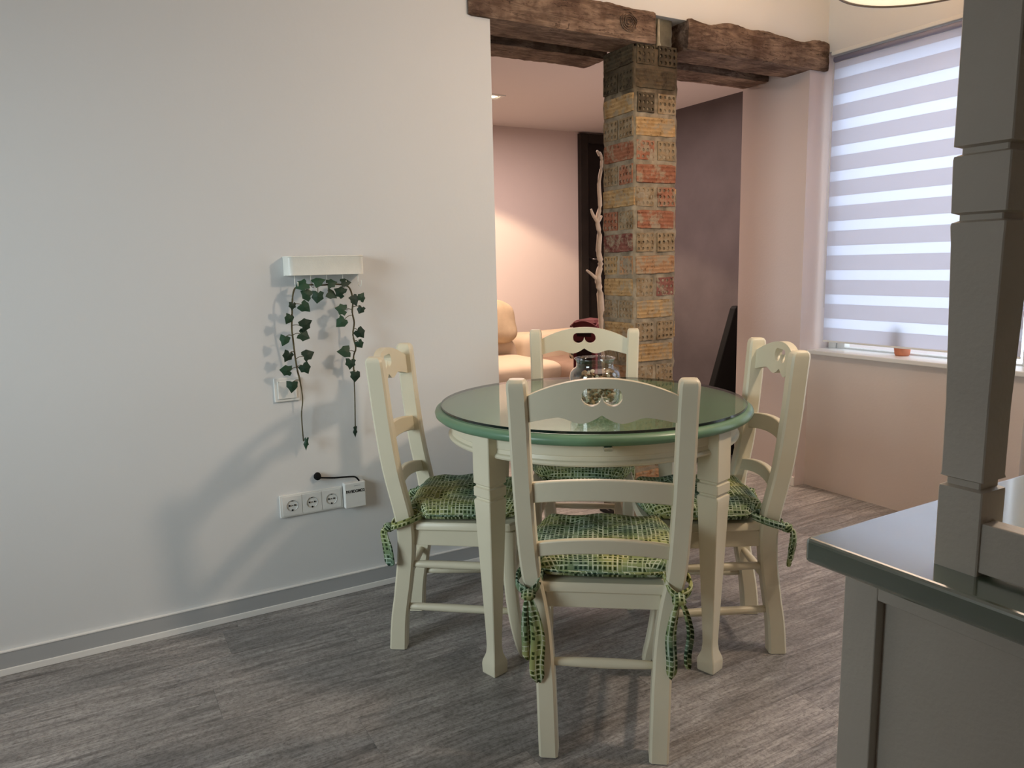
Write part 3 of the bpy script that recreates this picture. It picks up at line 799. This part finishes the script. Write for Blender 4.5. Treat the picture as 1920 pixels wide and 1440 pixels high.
def smoothpts(pts, n_=5):
    out = []; P = [Vector(p) for p in pts]
    for i in range(len(P)-1):
        p0, p1, p2, p3 = P[max(i-1, 0)], P[i], P[i+1], P[min(i+2, len(P)-1)]
        for k in range(n_):
            t = k/n_; out.append(.5*((2*p1)+(-p0+p2)*t+(2*p0-5*p1+4*p2-p3)*t*t+(-p0+3*p1-3*p2+p3)*t**3))
    out.append(P[-1]); return out
def knot_bm(r, seed):
    bm = bmesh.new(); bmesh.ops.create_icosphere(bm, subdivisions=3, radius=r)
    uvd = {}
    for v in bm.verts:
        n0 = v.co.normalized(); v.co = v.co*(1+.28*noise.noise(n0*2.3+Vector((seed, 0, 0))))
        v.co.z *= .85; uvd[v] = (v.co.x*1.2, v.co.z*1.2+v.co.y)
    uvset(bm, uvd); return bm
def make_cushion(label, key, tails, seed, hw=.190):
    (x, y_), th = CH[key]
    c = thing('seat_cushion', label, 'cushion', (x, y_, 0), th-math.pi/2, 'green check seat cushions')
    pd = pad_bm(seed=seed, hw=hw)
    o = obj('pad', pd, M['fabric'], c, smooth=True, loc=(0, .230, .4575))
    # piping round the edge
    e = []
    for k in range(65):
        a = 2*math.pi*k/64; cx_, sx_ = math.cos(a), math.sin(a); s = max(abs(cx_), abs(sx_)); u, v_ = cx_/s, sx_/s
        k_ = 1-.10*(abs(u*v_))**3*(1.3 if v_ > 0 else .8)
        e.append((u*hw*k_*wf(v_), .230+v_*.188*k_, .4565))
    pb = tube(e, .0035, 6); uvd = {v: (v.co.x+v.co.y, v.co.z) for v in pb.verts}; uvset(pb, uvd)
    obj('piping', pb, M['fabric'], c, smooth=True)
    for sg in (-1, 1):
        ax_, ay_ = sg*.177, .044      # post centre at knot height
        # band wrapped round the post, front side up to the cushion corner
        loop = []
        for k in range(15):
            a = R(-200)+R(310)*k/14 if sg == 1 else R(20)-R(310)*k/14
            loop.append((ax_-sg*.004+.032*math.cos(a), ay_+.034*math.sin(a), .430-.012*math.sin(a)+(.010 if k in (0, 14) else 0)))
        pts = smoothpts([(sg*.142, .095, .455), (sg*.150, .04, .447), (sg*.160, .010, .430), (sg*.176, .006, .418)])
        obj('tie', ribbon(pts, [.020]*len(pts), (0, .2, 1), .004, .002, sg+seed), M['fabric'], c, smooth=True)
        pts = smoothpts([(sg*.176, .10, .452), (sg*.208, .06, .442), (sg*.206, .02, .428), (sg*.180, .006, .418)])
        obj('tie', ribbon(pts, [.022]*len(pts), (0, .1, 1), .004, .002, sg+seed+1), M['fabric'], c, smooth=True)
        kx, ky, kz = sg*.178, .003, .415
        obj('knot', knot_bm(.017, seed+sg), M['fabric'], c, smooth=True, loc=(kx, ky-.006, kz))
        for (dx, dy, ln, w_, tw) in tails[sg]:
            pts = smoothpts([(kx, ky-.008, kz), (kx+dx*.5, ky-.020+dy*.4, kz-ln*.12), (kx+dx, ky-.014+dy, kz-ln*.45), (kx+dx*.8, ky-.010+dy, kz-ln*.8), (kx+dx*.9, ky-.008+dy, kz-ln)])
            ws = [w_*min(1, .35+1.3*i/len(pts))*(1 if i < len(pts)-3 else (len(pts)-i)*.28) for i in range(len(pts))]
            obj('tie', ribbon(pts, ws, (1, tw, 0), .003, .004, seed+dx*40), M['fabric'], c, smooth=True)
    return c
make_cushion('green check cushion with long hanging ties on the nearest chair', 'front',
             {-1: [(.022, .0, .225, .036, .1), (-.004, -.004, .165, .026, .5)], 1: [(-.018, -.002, .20, .026, .15), (.026, .002, .175, .017, .6)]}, 1.0, .207)
make_cushion('green check cushion on the left chair beside the white wall', 'left',
             {-1: [(-.01, 0, .10, .028, .3)], 1: [(.012, .006, .120, .040, 1.6), (-.012, -.004, .06, .022, 1.2)]}, 3.0)
make_cushion('bright yellow green check cushion on the right chair', 'right',
             {1: [(-.01, 0, .10, .028, .3)], -1: [(-.02, -.006, .095, .026, -1.4), (.006, -.010, .125, .028, -1.2)]}, 5.2)
make_cushion('shaded green check cushion on the chair behind the table', 'back',
             {-1: [(-.01, 0, .10, .028, .3)], 1: [(.01, 0, .11, .028, .3)]}, 7.4)

# ------------------------------------------------------------------ table
TC = (1.403, 1.958)
TH = R(59.5)      # camera side direction of the table frame
tb = thing('round_table', 'round cream dining table with green painted top and tapered square legs', 'table', (TC[0], TC[1], 0), TH)
obj('tabletop', lathe([(.0, .727), (.485, .727), (.496, .729), (.503, .735), (.505, .743), (.502, .751), (.494, .757), (.484, .7585), (0, .7585)], 128), M['green'], tb, autosmooth=40)
obj('apron', lathe([(.440, .727), (.440, .662), (.455, .662), (.462, .665), (.464, .670), (.461, .676), (.455, .679), (.453, .690), (.455, .692), (.455, .727)], 128), M['cream'], tb, autosmooth=35)
for k in range(4):
    a = R(45+90*k); lx, ly = .452*math.cos(a), .452*math.sin(a)
    prof = [(0, .050), (.003, .054), (.030, .056), (.040, .053), (.062, .038), (.085, .034), (.12, .0355), (.50, .064), (.533, .068), (.538, .066), (.541, .058), (.546, .058), (.550, .068), (.575, .068), (.578, .058), (.583, .058), (.587, .068), (.727, .068)]
    rings = [[(lx+x*math.cos(a)-y_*math.sin(a), ly+x*math.sin(a)+y_*math.cos(a), z) for x, y_ in chamf(w_, w_, .0022)] for z, w_ in prof]
    obj('leg', loft(bmesh.new(), rings), M['cream'], tb, autosmooth=20)
obj('clip', B(-.500, -.011, .7165, -.455, .011, .727), M['green_dark'], tb, bevel=.001, label='dark green clip under the top edge')
gt = thing('glass_sheet', 'clear round glass sheet lying on the green table top', 'glass sheet', (TC[0], TC[1], .7588))
obj('sheet', lathe([(.0, .0), (.484, .0), (.484, .0078), (.0, .0078)], 128), M['glass_top'], gt, autosmooth=30)
obj('rim', lathe([(.4842, .0002), (.4856, .0008), (.4856, .0072), (.4842, .0078)], 128), M['glass_edge_refl'], gt, autosmooth=60)

# jar on the glass
JX, JY, JZ = 1.347, 1.858, .7668
jar = thing('glass_jar', 'clear glass jar with wide neck standing on the table glass', 'jar', (JX, JY, JZ))
outer = [(.0, .0), (.060, .0), (.070, .006), (.075, .02), (.077, .06), (.0775, .092), (.075, .105), (.068, .114), (.059, .119), (.057, .124), (.057, .137), (.060, .143), (.0625, .146)]
inner = [(.0605, .1455), (.058, .142), (.0545, .136), (.0545, .123), (.057, .1165), (.066, .111), (.0725, .103), (.0745, .091), (.074, .06), (.072, .022), (.066, .010), (.0, .008)]
obj('jar_body', lathe(outer+inner, 64), M['glass_jar'], jar, smooth=True)
obj('jar_lip', lathe([(.0600, .1450), (.0612, .1475), (.0630, .1478), (.0638, .1460), (.0625, .1445)], 48), M['glass_jar'], jar, smooth=True)
bm = bmesh.new()
r2 = random.Random(3)
for i in range(150):
    rr = .062*math.sqrt(r2.random()); a = r2.uniform(0, 6.283); z = .012+.088*r2.random()
    if z > .08: rr *= .8
    mtx = Matrix.Translation((rr*math.cos(a), rr*math.sin(a), z)) @ Matrix.Rotation(r2.uniform(0, 6), 4, Vector((r2.random(), r2.random(), r2.random())).normalized()) @ Matrix.Diagonal((1, .7, .45, 1))
    n0 = len(bm.faces); bmesh.ops.create_icosphere(bm, subdivisions=1, radius=r2.uniform(.006, .012), matrix=mtx)
    bm.faces.ensure_lookup_table(); mi = 1 if r2.random() < .35 else 0
    for f in bm.faces[n0:]: f.material_index = mi
po = obj('potpourri', bm, [M['potpourri'], M['potpourri2']], loc=(JX, JY, JZ), kind='stuff', label='brown and cream dried shells and seeds filling the glass jar', cat='potpourri')

# ------------------------------------------------------------------ wall things
# shelf with hooks
shf = thing('wall_shelf', 'small white metal wall rack with five hooks above the ivy', 'rack', (.738, YW, 1.182))
def rr_out(hw, y0_, y1_, r_, n_=6):
    pts = [(hw, y0_)]
    pts = [(-hw, y0_)]+[(-hw+r_-r_*math.cos(k*math.pi/2/n_), y1_+r_-r_*math.sin(k*math.pi/2/n_)) for k in range(n_+1)]+[(hw-r_+r_*math.sin(k*math.pi/2/n_), y1_+r_-r_*math.cos(k*math.pi/2/n_)) for k in range(n_+1)]+[(hw, y0_)]
    return pts
o1 = rr_out(.133, -.001, -.066, .022)
bm = bmesh.new(); loft(bm, [[(x, y_, 0) for x, y_ in o1], [(x, y_, .003) for x, y_ in o1]])
obj('rack_base', bm, M['white_metal'], shf)
bm = bmesh.new(); o2 = rr_out(.130, -.001, -.063, .020)
loft(bm, [[(x, y_, .003) for x, y_ in o1], [(x, y_, .0595) for x, y_ in o1], [(x, y_, .062) for x, y_ in rr_out(.1345, -.001, -.0675, .022)], [(x, y_, .0645) for x, y_ in o1], [(x, y_, .0625) for x, y_ in o2], [(x, y_, .004) for x, y_ in o2]], cap=False, closed=False)
obj('rack_wall', bm, M['white_metal'], shf, autosmooth=40)
for hx_ in (-.108, -.053, .002, .058, .113):
    bm = bmesh.new(); pts = smoothpts([(hx_, -.046, .002), (hx_, -.046, -.030), (hx_+.001, -.050, -.040), (hx_+.004, -.060, -.042), (hx_+.005, -.066, -.034), (hx_+.005, -.066, -.022)])
    tube(pts, .0016, 6, bm); obj('hook', bm, M['white_metal'], shf, smooth=True)
# ivy
iv = thing('ivy_garland', 'dark green artificial ivy garland hanging in two strands from the rack', 'ivy', (.72, 2.60, 1.14))
LV = [(0.65, 1.151, 40, 200), (0.701, 1.16, 38, 20), (0.746, 1.154, 32, 10), (0.796, 1.155, 32, 0), (0.661, 1.118, 36, 150), (0.696, 1.111, 38, -100), (0.746, 1.116, 34, -30), (0.777, 1.121, 36, 150), (0.825, 1.095, 34, -70), (0.853, 1.1, 30, 60), (0.848, 1.059, 26, -120), (0.65, 1.077, 36, -40), (0.613, 1.082, 24, -100), (0.599, 1.04, 30, -120), (0.652, 1.017, 40, 30), (0.644, 0.98, 38, -30), (0.58, 0.969, 32, -110), (0.588, 0.913, 34, -120), (0.655, 0.911, 36, 20), (0.644, 0.866, 36, -60), (0.581, 0.864, 36, 170), (0.598, 0.808, 36, -95), (0.78, 1.062, 36, 165), (0.777, 1.019, 36, -140), (0.844, 0.975, 36, -50), (0.839, 0.937, 28, -60), (0.786, 0.914, 40, 180), (0.807, 0.869, 34, -100), (0.821, 0.824, 34, -95), (0.635, 0.601, -34, -95), (0.816, 0.619, -30, -90)]
S1 = [(0.67, 1.15), (0.633, 1.144), (0.62, 1.129), (0.614, 1.095), (0.611, 1.049), (0.608, 1.004), (0.611, 0.958), (0.614, 0.912), (0.62, 0.86), (0.625, 0.834), (0.631, 0.792), (0.633, 0.75), (0.627, 0.698), (0.629, 0.605)]
S2 = [(0.633, 1.144), (0.669, 1.15), (0.715, 1.147), (0.762, 1.149), (0.804, 1.142), (0.818, 1.122), (0.823, 1.086), (0.82, 1.049), (0.826, 1.012), (0.82, 0.97), (0.829, 0.922), (0.82, 0.891), (0.819, 0.826), (0.82, 0.756), (0.818, 0.625)]
def iy(x, z):  # garland hangs from the hooks in front of the wall and nears it lower down
    return 2.566-2.60 if z > 1.12 else (2.566+.040*min(1, (1.12-z)/.5)-2.60)
stem_pts = []
for S_ in (S1, S2):
    pts = smoothpts([(x-.72, iy(x, z), z-1.14) for x, z in S_], 4); stem_pts += pts
    obj('stem', tube(pts, [.0030 if p.z > -.32 else .0022 for p in pts], 6), M['stem'], iv, smooth=True)
def leaf_mesh(seed, slim):
    r3 = random.Random(seed)
    out = [(-.30, 0), (-.46, .20), (-.38, .50), (-.12, .44), (.14, .52), (.30, .30), (.66, .0), (.30, -.30), (.14, -.52), (-.12, -.44), (-.38, -.50), (-.46, -.20)]
    if slim: out = [(a*1.15, b*.45) for a, b in out]
    bm = bmesh.new()
    top = []; bot = []
    for (a, b) in out:
        a += r3.uniform(-.05, .05); b += r3.uniform(-.05, .05); z = -.16*abs(b)-.10*max(0, a)**2*2
        top.append((a, b, z+.02)); bot.append((a, b, z-.01))
    t_ = [bm.verts.new(p) for p in top]; b_ = [bm.verts.new(p) for p in bot]
    ct, cb = bm.verts.new((0, 0, .06)), bm.verts.new((0, 0, .03))
    n_ = len(t_)
    for i in range(n_):
        j = (i+1) % n_
        bm.faces.new((ct, t_[i], t_[j])); bm.faces.new((cb, b_[j], b_[i])); bm.faces.new((t_[i], b_[i], b_[j], t_[j]))
    bmesh.ops.recalc_face_normals(bm, faces=bm.faces)
    me = bpy.data.meshes.new('leaf'); bm.to_mesh(me); bm.free(); me.materials.append(M['leaf']); return me
LM = [leaf_mesh(s, False) for s in range(5)]; LMS = leaf_mesh(9, True)
pet = bmesh.new()
for i, (x, z, s, ang) in enumerate(LV):
    slim = s < 0; size = abs(s)/3.6*.0031
    if x > .598 and z > 1.14: flat = .55
    else: flat = 1
    o = bpy.data.objects.new('leaf', LMS if slim else LM[i % 5]); COL.objects.link(o); o.parent = iv
    px, pz, py = x-.72, z-1.14, iy(x, z)-.006-.004*(i % 3)
    o.location = (px, py, pz)
    # leaf plane faces the room (-y): local x -> tip direction in the wall plane
    a = R(ang); X = Vector((math.cos(a), 0, math.sin(a))); Z = Vector((rnd.uniform(-.35, .35), -1, rnd.uniform(-.2, .5) + (.9 if flat < 1 else 0))).normalized()
    Y = Z.cross(X).normalized(); Z = X.cross(Y).normalized()
    o.matrix_local = Matrix.Translation((px, py, pz)) @ Matrix((X, Y, Z)).transposed().to_4x4() @ Matrix.Diagonal((size*1.25, size*1.25, size*1.25, 1))
    base = Vector((px, py, pz))-X*size*.38
    sp_ = min(stem_pts, key=lambda q: (q-base).length + .0)
    if (sp_-base).length < .06: tube(smoothpts([tuple(sp_), tuple((sp_+base)/2+Vector((0, 0, .004))), tuple(base)], 3), .0013, 5, pet)
obj('petiole', pet, M['stem'], iv, smooth=True)

# light switch
sw = thing('light_switch', 'white square wall switch half hidden by the left ivy strand', 'switch', (.588, YW, .791))
obj('switch_frame', framebm(-.0425, .0425, -.041, .041, 0, .008, .010).copy() if False else (lambda bm: (box(bm, -.043, -.008, -.041, .043, 0, .041), bm)[1])(bmesh.new()), M['white'], sw, bevel=.002)
obj('rocker', B(-.032, -.0125, -.031, .032, -.0075, .031), M['white'], sw, bevel=.0015)
# triple socket
so = thing('wall_socket', 'white triple wall socket strip below the ivy garland', 'socket', (.648, YW, .3755))
obj('frame', B(-.113, -.009, -.0405, .113, 0, .0405), M['white'], so, bevel=.002)
for k in (-1, 0, 1):
    g = bmesh.new(); n_ = 32
    # square insert with round well
    def ringc(r_, y_): return [(k*.0705+r_*math.cos(2*math.pi*q/n_), y_, r_*math.sin(2*math.pi*q/n_)) for q in range(n_)]
    def ringsq(h, y_):
        o_ = []
        for q in range(n_):
            c_, s_ = math.cos(2*math.pi*q/n_), math.sin(2*math.pi*q/n_); m_ = max(abs(c_), abs(s_)); o_.append((k*.0705+c_/m_*h, y_, s_/m_*h))
        return o_
    loft(g, [ringsq(.0345, -.0085), ringsq(.0343, -.0115), ringc(.0205, -.0118), ringc(.0200, -.0118), ringc(.0190, -.0095)])
    bmesh.ops.recalc_face_normals(g, faces=g.faces)
    ins = obj('socket_insert', g, M['white'], so)
    g = bmesh.new()
    loft(g, [ringc(.0206, -.0122), ringc(.0202, -.0126), ringc(.0194, -.0122)], cap=False)
    obj('well_ring', g, M['grey_skirt'], ins)
    g = bmesh.new()
    for dx, dz, r_ in ((-.0095, .001, .0030), (.0095, .001, .0030), (0, .001, .0014), (0, -.0165, .0032), (0, .0175, .0018)):
        loft(g, [[(k*.0705+dx+r_*math.cos(q*math.pi/5), y_, dz+r_*math.sin(q*math.pi/5)) for q in range(10)] for y_ in (-.0100, -.0122)])
    bmesh.ops.recalc_face_normals(g, faces=g.faces)
    obj('pin_hole', g, M['hole'], ins)
# small white box with lettering and its black cord
wb = thing('wall_box', 'small white box with black lettering beside the triple socket', 'box', (.8035, YW, .380))
obj('cover', B(-.040, -.028, -.0475, .040, 0, .0475), M['white'], wb, bevel=.004, segs=3)
obj('vent', B(-.004, -.0284, .034, .020, -.0275, .036), M['grey_skirt'], wb)
cu = bpy.data.curves.new('lettering', 'FONT'); cu.body = 'PAVEDOMO2'; cu.size = .0150; cu.align_x = 'CENTER'; cu.extrude = .0002; cu.offset = .0005
to = bpy.data.objects.new('tmp', cu); COL.objects.link(to); bpy.context.view_layer.update()
me = bpy.data.meshes.new_from_object(to.evaluated_get(bpy.context.evaluated_depsgraph_get())); bpy.data.objects.remove(to)
me.materials.clear(); me.materials.append(M['black'])
lt = bpy.data.objects.new('lettering', me); COL.objects.link(lt); lt.parent = wb; lt.location = (0, -.0283, .010); lt.rotation_euler = (R(90), 0, 0); lt.scale = (.78, 1, 1); lt['label'] = 'black lettering'
cd = thing('power_cord', 'short black cord with round plug on the wall above the sockets', 'cord', (.673, YW, .468))
obj('cable', tube(smoothpts([(.006, -.014, -.006), (.03, -.014, -.010), (.06, -.012, -.0155), (.09, -.012, -.018), (.13, -.014, -.022), (.142, -.016, -.028), (.150, -.017, -.040)]), .0030, 8), M['black'], cd, smooth=True)
kb = bmesh.new(); bmesh.ops.create_icosphere(kb, subdivisions=3, radius=.0135)
for v in kb.verts: v.co = Vector((v.co.x, v.co.y*.8-.011, v.co.z*1.08))*(1+.12*noise.noise(v.co*90))
obj('plug', kb, M['black'], cd, smooth=True)

# ------------------------------------------------------------------ blind
bl = thing('roller_blind', 'white day and night roller blind with horizontal stripes over the window', 'blind', (3.345, 1.635, 0))
bw = .957
obj('cassette', B(-.020, -.008, 2.184, .016, bw+.008, 2.203), M['white'], bl, bevel=.004)
obj('roller_tube', tube([(0, 0, 2.166), (0, bw, 2.166)], .013, 16), paint('roller grey', (.30, .29, .38), .5, .4, .02, 4, 0), bl, smooth=True)
zt = 2.150; zb = .776; nb = 11; pitch_ = (zt-zb)/(nb+.2)
ser = {}
z = zt
for i in range(nb*2+1):
    h = (pitch_*.60 if i else pitch_*.25) if i % 2 == 0 else pitch_*.40
    if i == nb*2: h = z-zb
    key = (i % 2, round(h, 4))
    if key not in ser:
        me_ = B(-.0006, 0, 0, .0006, bw, h); m0 = bpy.data.meshes.new('band'); me_.to_mesh(m0); me_.free()
        m0.materials.append(M['blind_opaque'] if i % 2 == 0 else M['blind_sheer']); ser[key] = m0
    o = bpy.data.objects.new('dense_band' if i % 2 == 0 else 'sheer_band', ser[key]); COL.objects.link(o); o.parent = bl; o.location = (0, 0, z-h)
    z -= h
obj('bottom_rail', B(-.005, 0, .769, .005, bw, .778), M['white'], bl, bevel=.002)
obj('pull_cord', tube([(-.015, bw-.004, 2.15), (-.015, bw-.004, 1.5), (-.015, bw-.006, .95)], .0015, 6), M['white'], bl, smooth=True)
# potted cactus behind the blind
ct = thing('potted_cactus', 'small cactus in a terracotta pot on the sill behind the blind', 'plant', (3.389, 2.18, .7305))
for k, nm in enumerate(['pot']):
    obj('pot', lathe([(.0, 0), (.030, 0), (.034, .010), (.037, .038), (.038, .050), (.034, .050), (.032, .044), (0, .044)], 28), M['terracotta'], ct, smooth=True)
rings = []
for i in range(13):
    t_ = i/12; z = .038+.105*t_; r_ = .026*math.sqrt(max(.0, 1-(abs(t_-.42)/.62)**4))*.95
    rings.append([((r_*(1+.10*math.cos(9*q*2*math.pi/36)))*math.cos(q*2*math.pi/36), (r_*(1+.10*math.cos(9*q*2*math.pi/36)))*math.sin(q*2*math.pi/36), z) for q in range(36)])
obj('cactus_body', loft(bmesh.new(), rings), M['cactus'], ct, smooth=True)

# ------------------------------------------------------------------ pendant lamp
pl_ = thing('pendant_lamp', 'round cream pendant lamp with thin dark rim at the top edge', 'lamp', (2.51, 1.59, 2.10))
obj('rim', lathe([(.288, -.004), (.293, -.004), (.293, .004), (.288, .004)], 96), M['lamp_rim'], pl_)
obj('lamp_shade', lathe([(.288, .0), (.292, .002), (.26, .11), (.256, .11)], 96), paint('cream lamp shade', (.70, .62, .48), .7, .2, .02, 4, 0), pl_, smooth=True)
obj('diffuser', lathe([(.0, .010), (.287, .002), (.287, .004), (.0, .013)], 64), M['lamp_diff'], pl_)
obj('rod', tube([(0, 0, .012), (0, 0, .500)], .005, 8), M['lamp_rim'], pl_)
obj('ceiling_rose', lathe([(.055, .500), (.05, .480), (.02, .470)], 24), M['lamp_rim'], pl_)
cs = thing('ceiling_spot', 'small round glowing ceiling spotlight behind the pendant lamp', 'light', (3.02, 1.72, 2.60))
obj('spot_ring', lathe([(.040, -.006), (.052, -.004), (.052, 0), (.040, 0)], 28), M['white'], cs)
obj('bulb', lathe([(.0, -.004), (.038, -.004), (.038, -.001), (0, -.001)], 24), M['spot_glow'], cs)

# ------------------------------------------------------------------ counter with gallery frame
ca = thing('counter_cabinet', 'cream painted cabinet with recessed side panel under the green worktop', 'cabinet', (.705, .505, 0))
# side facing the camera (-x): stile, rails, recessed panel
obj('stile', B(0, -.040, .02, .022, 0, .872), M['cream_dark'], ca, bevel=.0015)
obj('stile', B(0, -.92, .02, .022, -.84, .872), M['cream_dark'], ca, bevel=.0015)
obj('top_rail', B(0, -.84, .838, .022, -.040, .872), M['cream_dark'], ca, bevel=.0015)
obj('bottom_rail', B(0, -.84, .02, .022, -.040, .11), M['cream_dark'], ca, bevel=.0015)
obj('side_panel', B(.013, -.84, .11, .020, -.040, .838), M['cream_dark'], ca)
obj('carcass', B(.023, -.92, .02, 1.10, 0, .872), M['cream_dark'], ca)
obj('plinth', B(.04, -.90, 0, 1.08, -.04, .02), M['rubber'], ca)
ct_ = obj('countertop', B(.660, -.45, .872, 1.86, .524, .900), M['green_dark'], bevel=.005, segs=3, label='dark green worktop with glossy surface on the cream cabinet at the right', cat='countertop')
gf = thing('countertop_gallery', 'cream wooden gallery frame with turned square post standing on the green worktop', 'frame', (.7255, .388, .900))
def gpost(yy):
    prof = [(0, .040), (.078, .0405), (.081, .040), (.083, .031), (.089, .031), (.091, .040), (.094, .0385), (.16, .039), (.31, .046), (.326, .048), (.329, .047), (.331, .038), (.336, .038), (.338, .048), (.385, .050), (.388, .049), (.390, .040), (.395, .040), (.397, .050)]
    rings = [[(x, yy+y_, z) for x, y_ in chamf(w_, w_*1.02, .0012)] for z, w_ in prof]+[[(x, yy+y_, .80) for x, y_ in chamf(.050, .051, .0012)]]
    return loft(bmesh.new(), rings)
obj('post', gpost(0), M['cream_dark'], gf, autosmooth=20)
obj('post', gpost(-.60), M['cream_dark'], gf, autosmooth=20)
obj('bottom_rail', B(-.017, -.580, .0035, .004, -.020, .052), M['cream_dark'], gf, bevel=.0015)
obj('top_rail', B(-.022, -.575, .475, .010, -.0255, .80), M['cream_dark'], gf, bevel=.0015)

# ------------------------------------------------------------------ living room
def blob(hx_, hy_, hz_, e1=.35, e2=.35, n_=24, m_=16, wr=.01, seed=0):
    bm = bmesh.new(); rings = []
    def sp_(v, e): return math.copysign(abs(v)**e, v)
    for j in range(1, m_):
        ph = -math.pi/2+math.pi*j/m_; r_ = []
        for i in range(n_):
            t_ = 2*math.pi*i/n_
            p = Vector((hx_*sp_(math.cos(ph), e1)*sp_(math.cos(t_), e2), hy_*sp_(math.cos(ph), e1)*sp_(math.sin(t_), e2), hz_*sp_(math.sin(ph), e1)))
            p *= 1+wr/hz_*noise.noise(p*5+Vector((seed, 0, 0))); r_.append(tuple(p))
        rings.append(r_)
    return loft(bm, rings)
sf = thing('sofa', 'large beige fabric sofa with bulging cushions along the far wall', 'sofa', (1.0, 4.6, 0))
obj('base', blob(1.1, .55, .15, .2, .2, seed=3), M['sofa'], sf, smooth=True, loc=(1.05, .68, .17))
for cx_ in (.45, 1.48):
    obj('seat_cushion', blob(.60 if cx_ > 1 else .5, .42, .115, .42, .34, 40, 24, .012, cx_), M['sofa'], sf, smooth=True, loc=(cx_+.04, .44, .385))
for cx_, hw in ((.75, .41), (1.635, .435), (2.47, .37)):
    obj('back_cushion', blob(hw, .17, .17, .5, .35, 36, 22, .02, cx_*3), M['sofa'], sf, smooth=True, loc=(cx_, .83, .475))
obj('arm', blob(.23, .50, .21, .35, .3, 28, 18, .012, 8), M['sofa_brown'], sf, smooth=True, loc=(2.42, .56, .23))
pw = obj('throw_pillow', blob(.30, .13, .165, .6, .6, 40, 26, .03, 5), M['pillow'], smooth=True, loc=(2.74, 5.28, .765), label='plump ochre pillow on top of the sofa back cushions', cat='pillow')
pw.rotation_euler = (R(-12), R(8), 0)
def stripe_mat():
    m, t, n, l, p = nt('grey white striped fabric'); mp = mapping(t, (1, 1, 1), (0, .6, .3)); wv = n.new('ShaderNodeTexWave'); wv.inputs['Scale'].default_value = 14; wv.inputs['Distortion'].default_value = 6
    l.new(mp.outputs[0], wv.inputs['Vector']); r = ramp(n, [(.4, (.05, .045, .04)), (.5, (.42, .38, .30))]); l.new(wv.outputs['Fac'], r.inputs[0]); l.new(r.outputs[0], p.inputs['Base Color']); p.inputs['Roughness'].default_value = .9; return m
obj('throw_pillow', blob(.11, .06, .10, .55, .6, 28, 18, .02, 6), stripe_mat(), smooth=True, loc=(3.52, 5.02, .52), label='small black and pale patterned pillow on the sofa arm behind the red box', cat='pillow')
# red kiosk shaped cabinet
rb = thing('red_cabinet', 'dark red booth shaped wooden cabinet with arched roof behind the far chair', 'cabinet', (2.83, 3.95, 0), R(25))
h_ = .082
bm = B(-h_, -h_, 0, h_, h_, .80); obj('body', bm, M['red'], rb, bevel=.004)
for k in range(4):
    a = R(90*k)
    def rot(p): return (p[0]*math.cos(a)-p[1]*math.sin(a), p[0]*math.sin(a)+p[1]*math.cos(a), p[2])
    # arched gable, slot window, long glazed panel
    rings = []
    for y_ in (-h_-.012, -h_+.004):
        arc = [(-.098, y_, .800)]+[(-.098+.196*q/12, y_, .808+.032*math.sin(math.pi*q/12)) for q in range(13)]+[(.098, y_, .800)]
        rings.append([rot(p) for p in arc])
    g = loft(bmesh.new(), rings); bmesh.ops.recalc_face_normals(g, faces=g.faces); obj('gable', g, M['red'], rb)
    g = bmesh.new(); pts8 = [rot(p) for p in ((-.052, -h_-.002, .740), (.052, -h_-.002, .740), (.052, -h_+.001, .740), (-.052, -h_+.001, .740))]
    loft(g, [pts8, [(p[0], p[1], .772) for p in pts8]]); bmesh.ops.recalc_face_normals(g, faces=g.faces); obj('slot', g, M['dark_red'], rb)
    g = bmesh.new(); pts8 = [rot(p) for p in ((-.055, -h_-.002, .08), (.055, -h_-.002, .08), (.055, -h_+.001, .08), (-.055, -h_+.001, .08))]
    loft(g, [pts8, [(p[0], p[1], .71) for p in pts8]]); bmesh.ops.recalc_face_normals(g, faces=g.faces); obj('panel', g, M['dark_red'], rb)
obj('roof', lathe([(.115, .800), (.112, .828), (.08, .845), (.0, .856)], 4), M['red'], rb).rotation_euler = (0, 0, R(45))
# branch
BR = [(2.536, 1.798), (2.546, 1.782), (2.55, 1.731), (2.531, 1.631), (2.538, 1.516), (2.519, 1.438), (2.533, 1.357), (2.526, 1.269), (2.54, 1.196), (2.521, 1.122), (2.535, 1.032), (2.546, 0.882), (2.564, 0.72), (2.575, .45), (2.57, .2), (2.58, .02)]
bm = bmesh.new(); pts = smoothpts([(x+.004-2.58, 0, z) for x, z in BR], 3)
tb_ = thing('dry_branch', 'tall bleached bare branch standing behind the left side of the pillar', 'branch', (2.58, 3.45, 0))
obj('trunk', tube(pts, [.007+.012*min(1, i/30) for i in range(len(pts))], 10), M['branch'], tb_, smooth=True)
for tw in ([(2.48, 1.495), (2.494, 1.464), (2.522, 1.430)], [(2.448, 1.162), (2.477, 1.144), (2.528, 1.105)], [(2.552, 1.46), (2.543, 1.445), (2.525, 1.425)], [(2.521, 1.806), (2.530, 1.799), (2.542, 1.785)]):
    p_ = smoothpts([(x-2.58, 0, z) for x, z in tw], 4); obj('twig', tube(p_, [.006+.006*i/len(p_) for i in range(len(p_))], 8), M['branch'], tb_, smooth=True)
obj('foot_block', lathe([(.06, 0), (.06, .02), (.05, .03)], 24), M['branch'], tb_)
# black tapered board behind the pier
bm = bmesh.new(); out = [(3.10, 0), (3.64, 0), (3.60, .90), (3.585, .925), (3.44, .925), (3.425, .91)]
loft(bm, [[(x, 0, z) for x, z in out], [(x, .05, z) for x, z in out]]); bmesh.ops.recalc_face_normals(bm, faces=bm.faces)
bd = obj('black_stand', bm, M['black'], bevel=.006, loc=(0, 3.28, 0), label='black tapered stand leaning behind the pale pier near the purple wall', cat='stand')
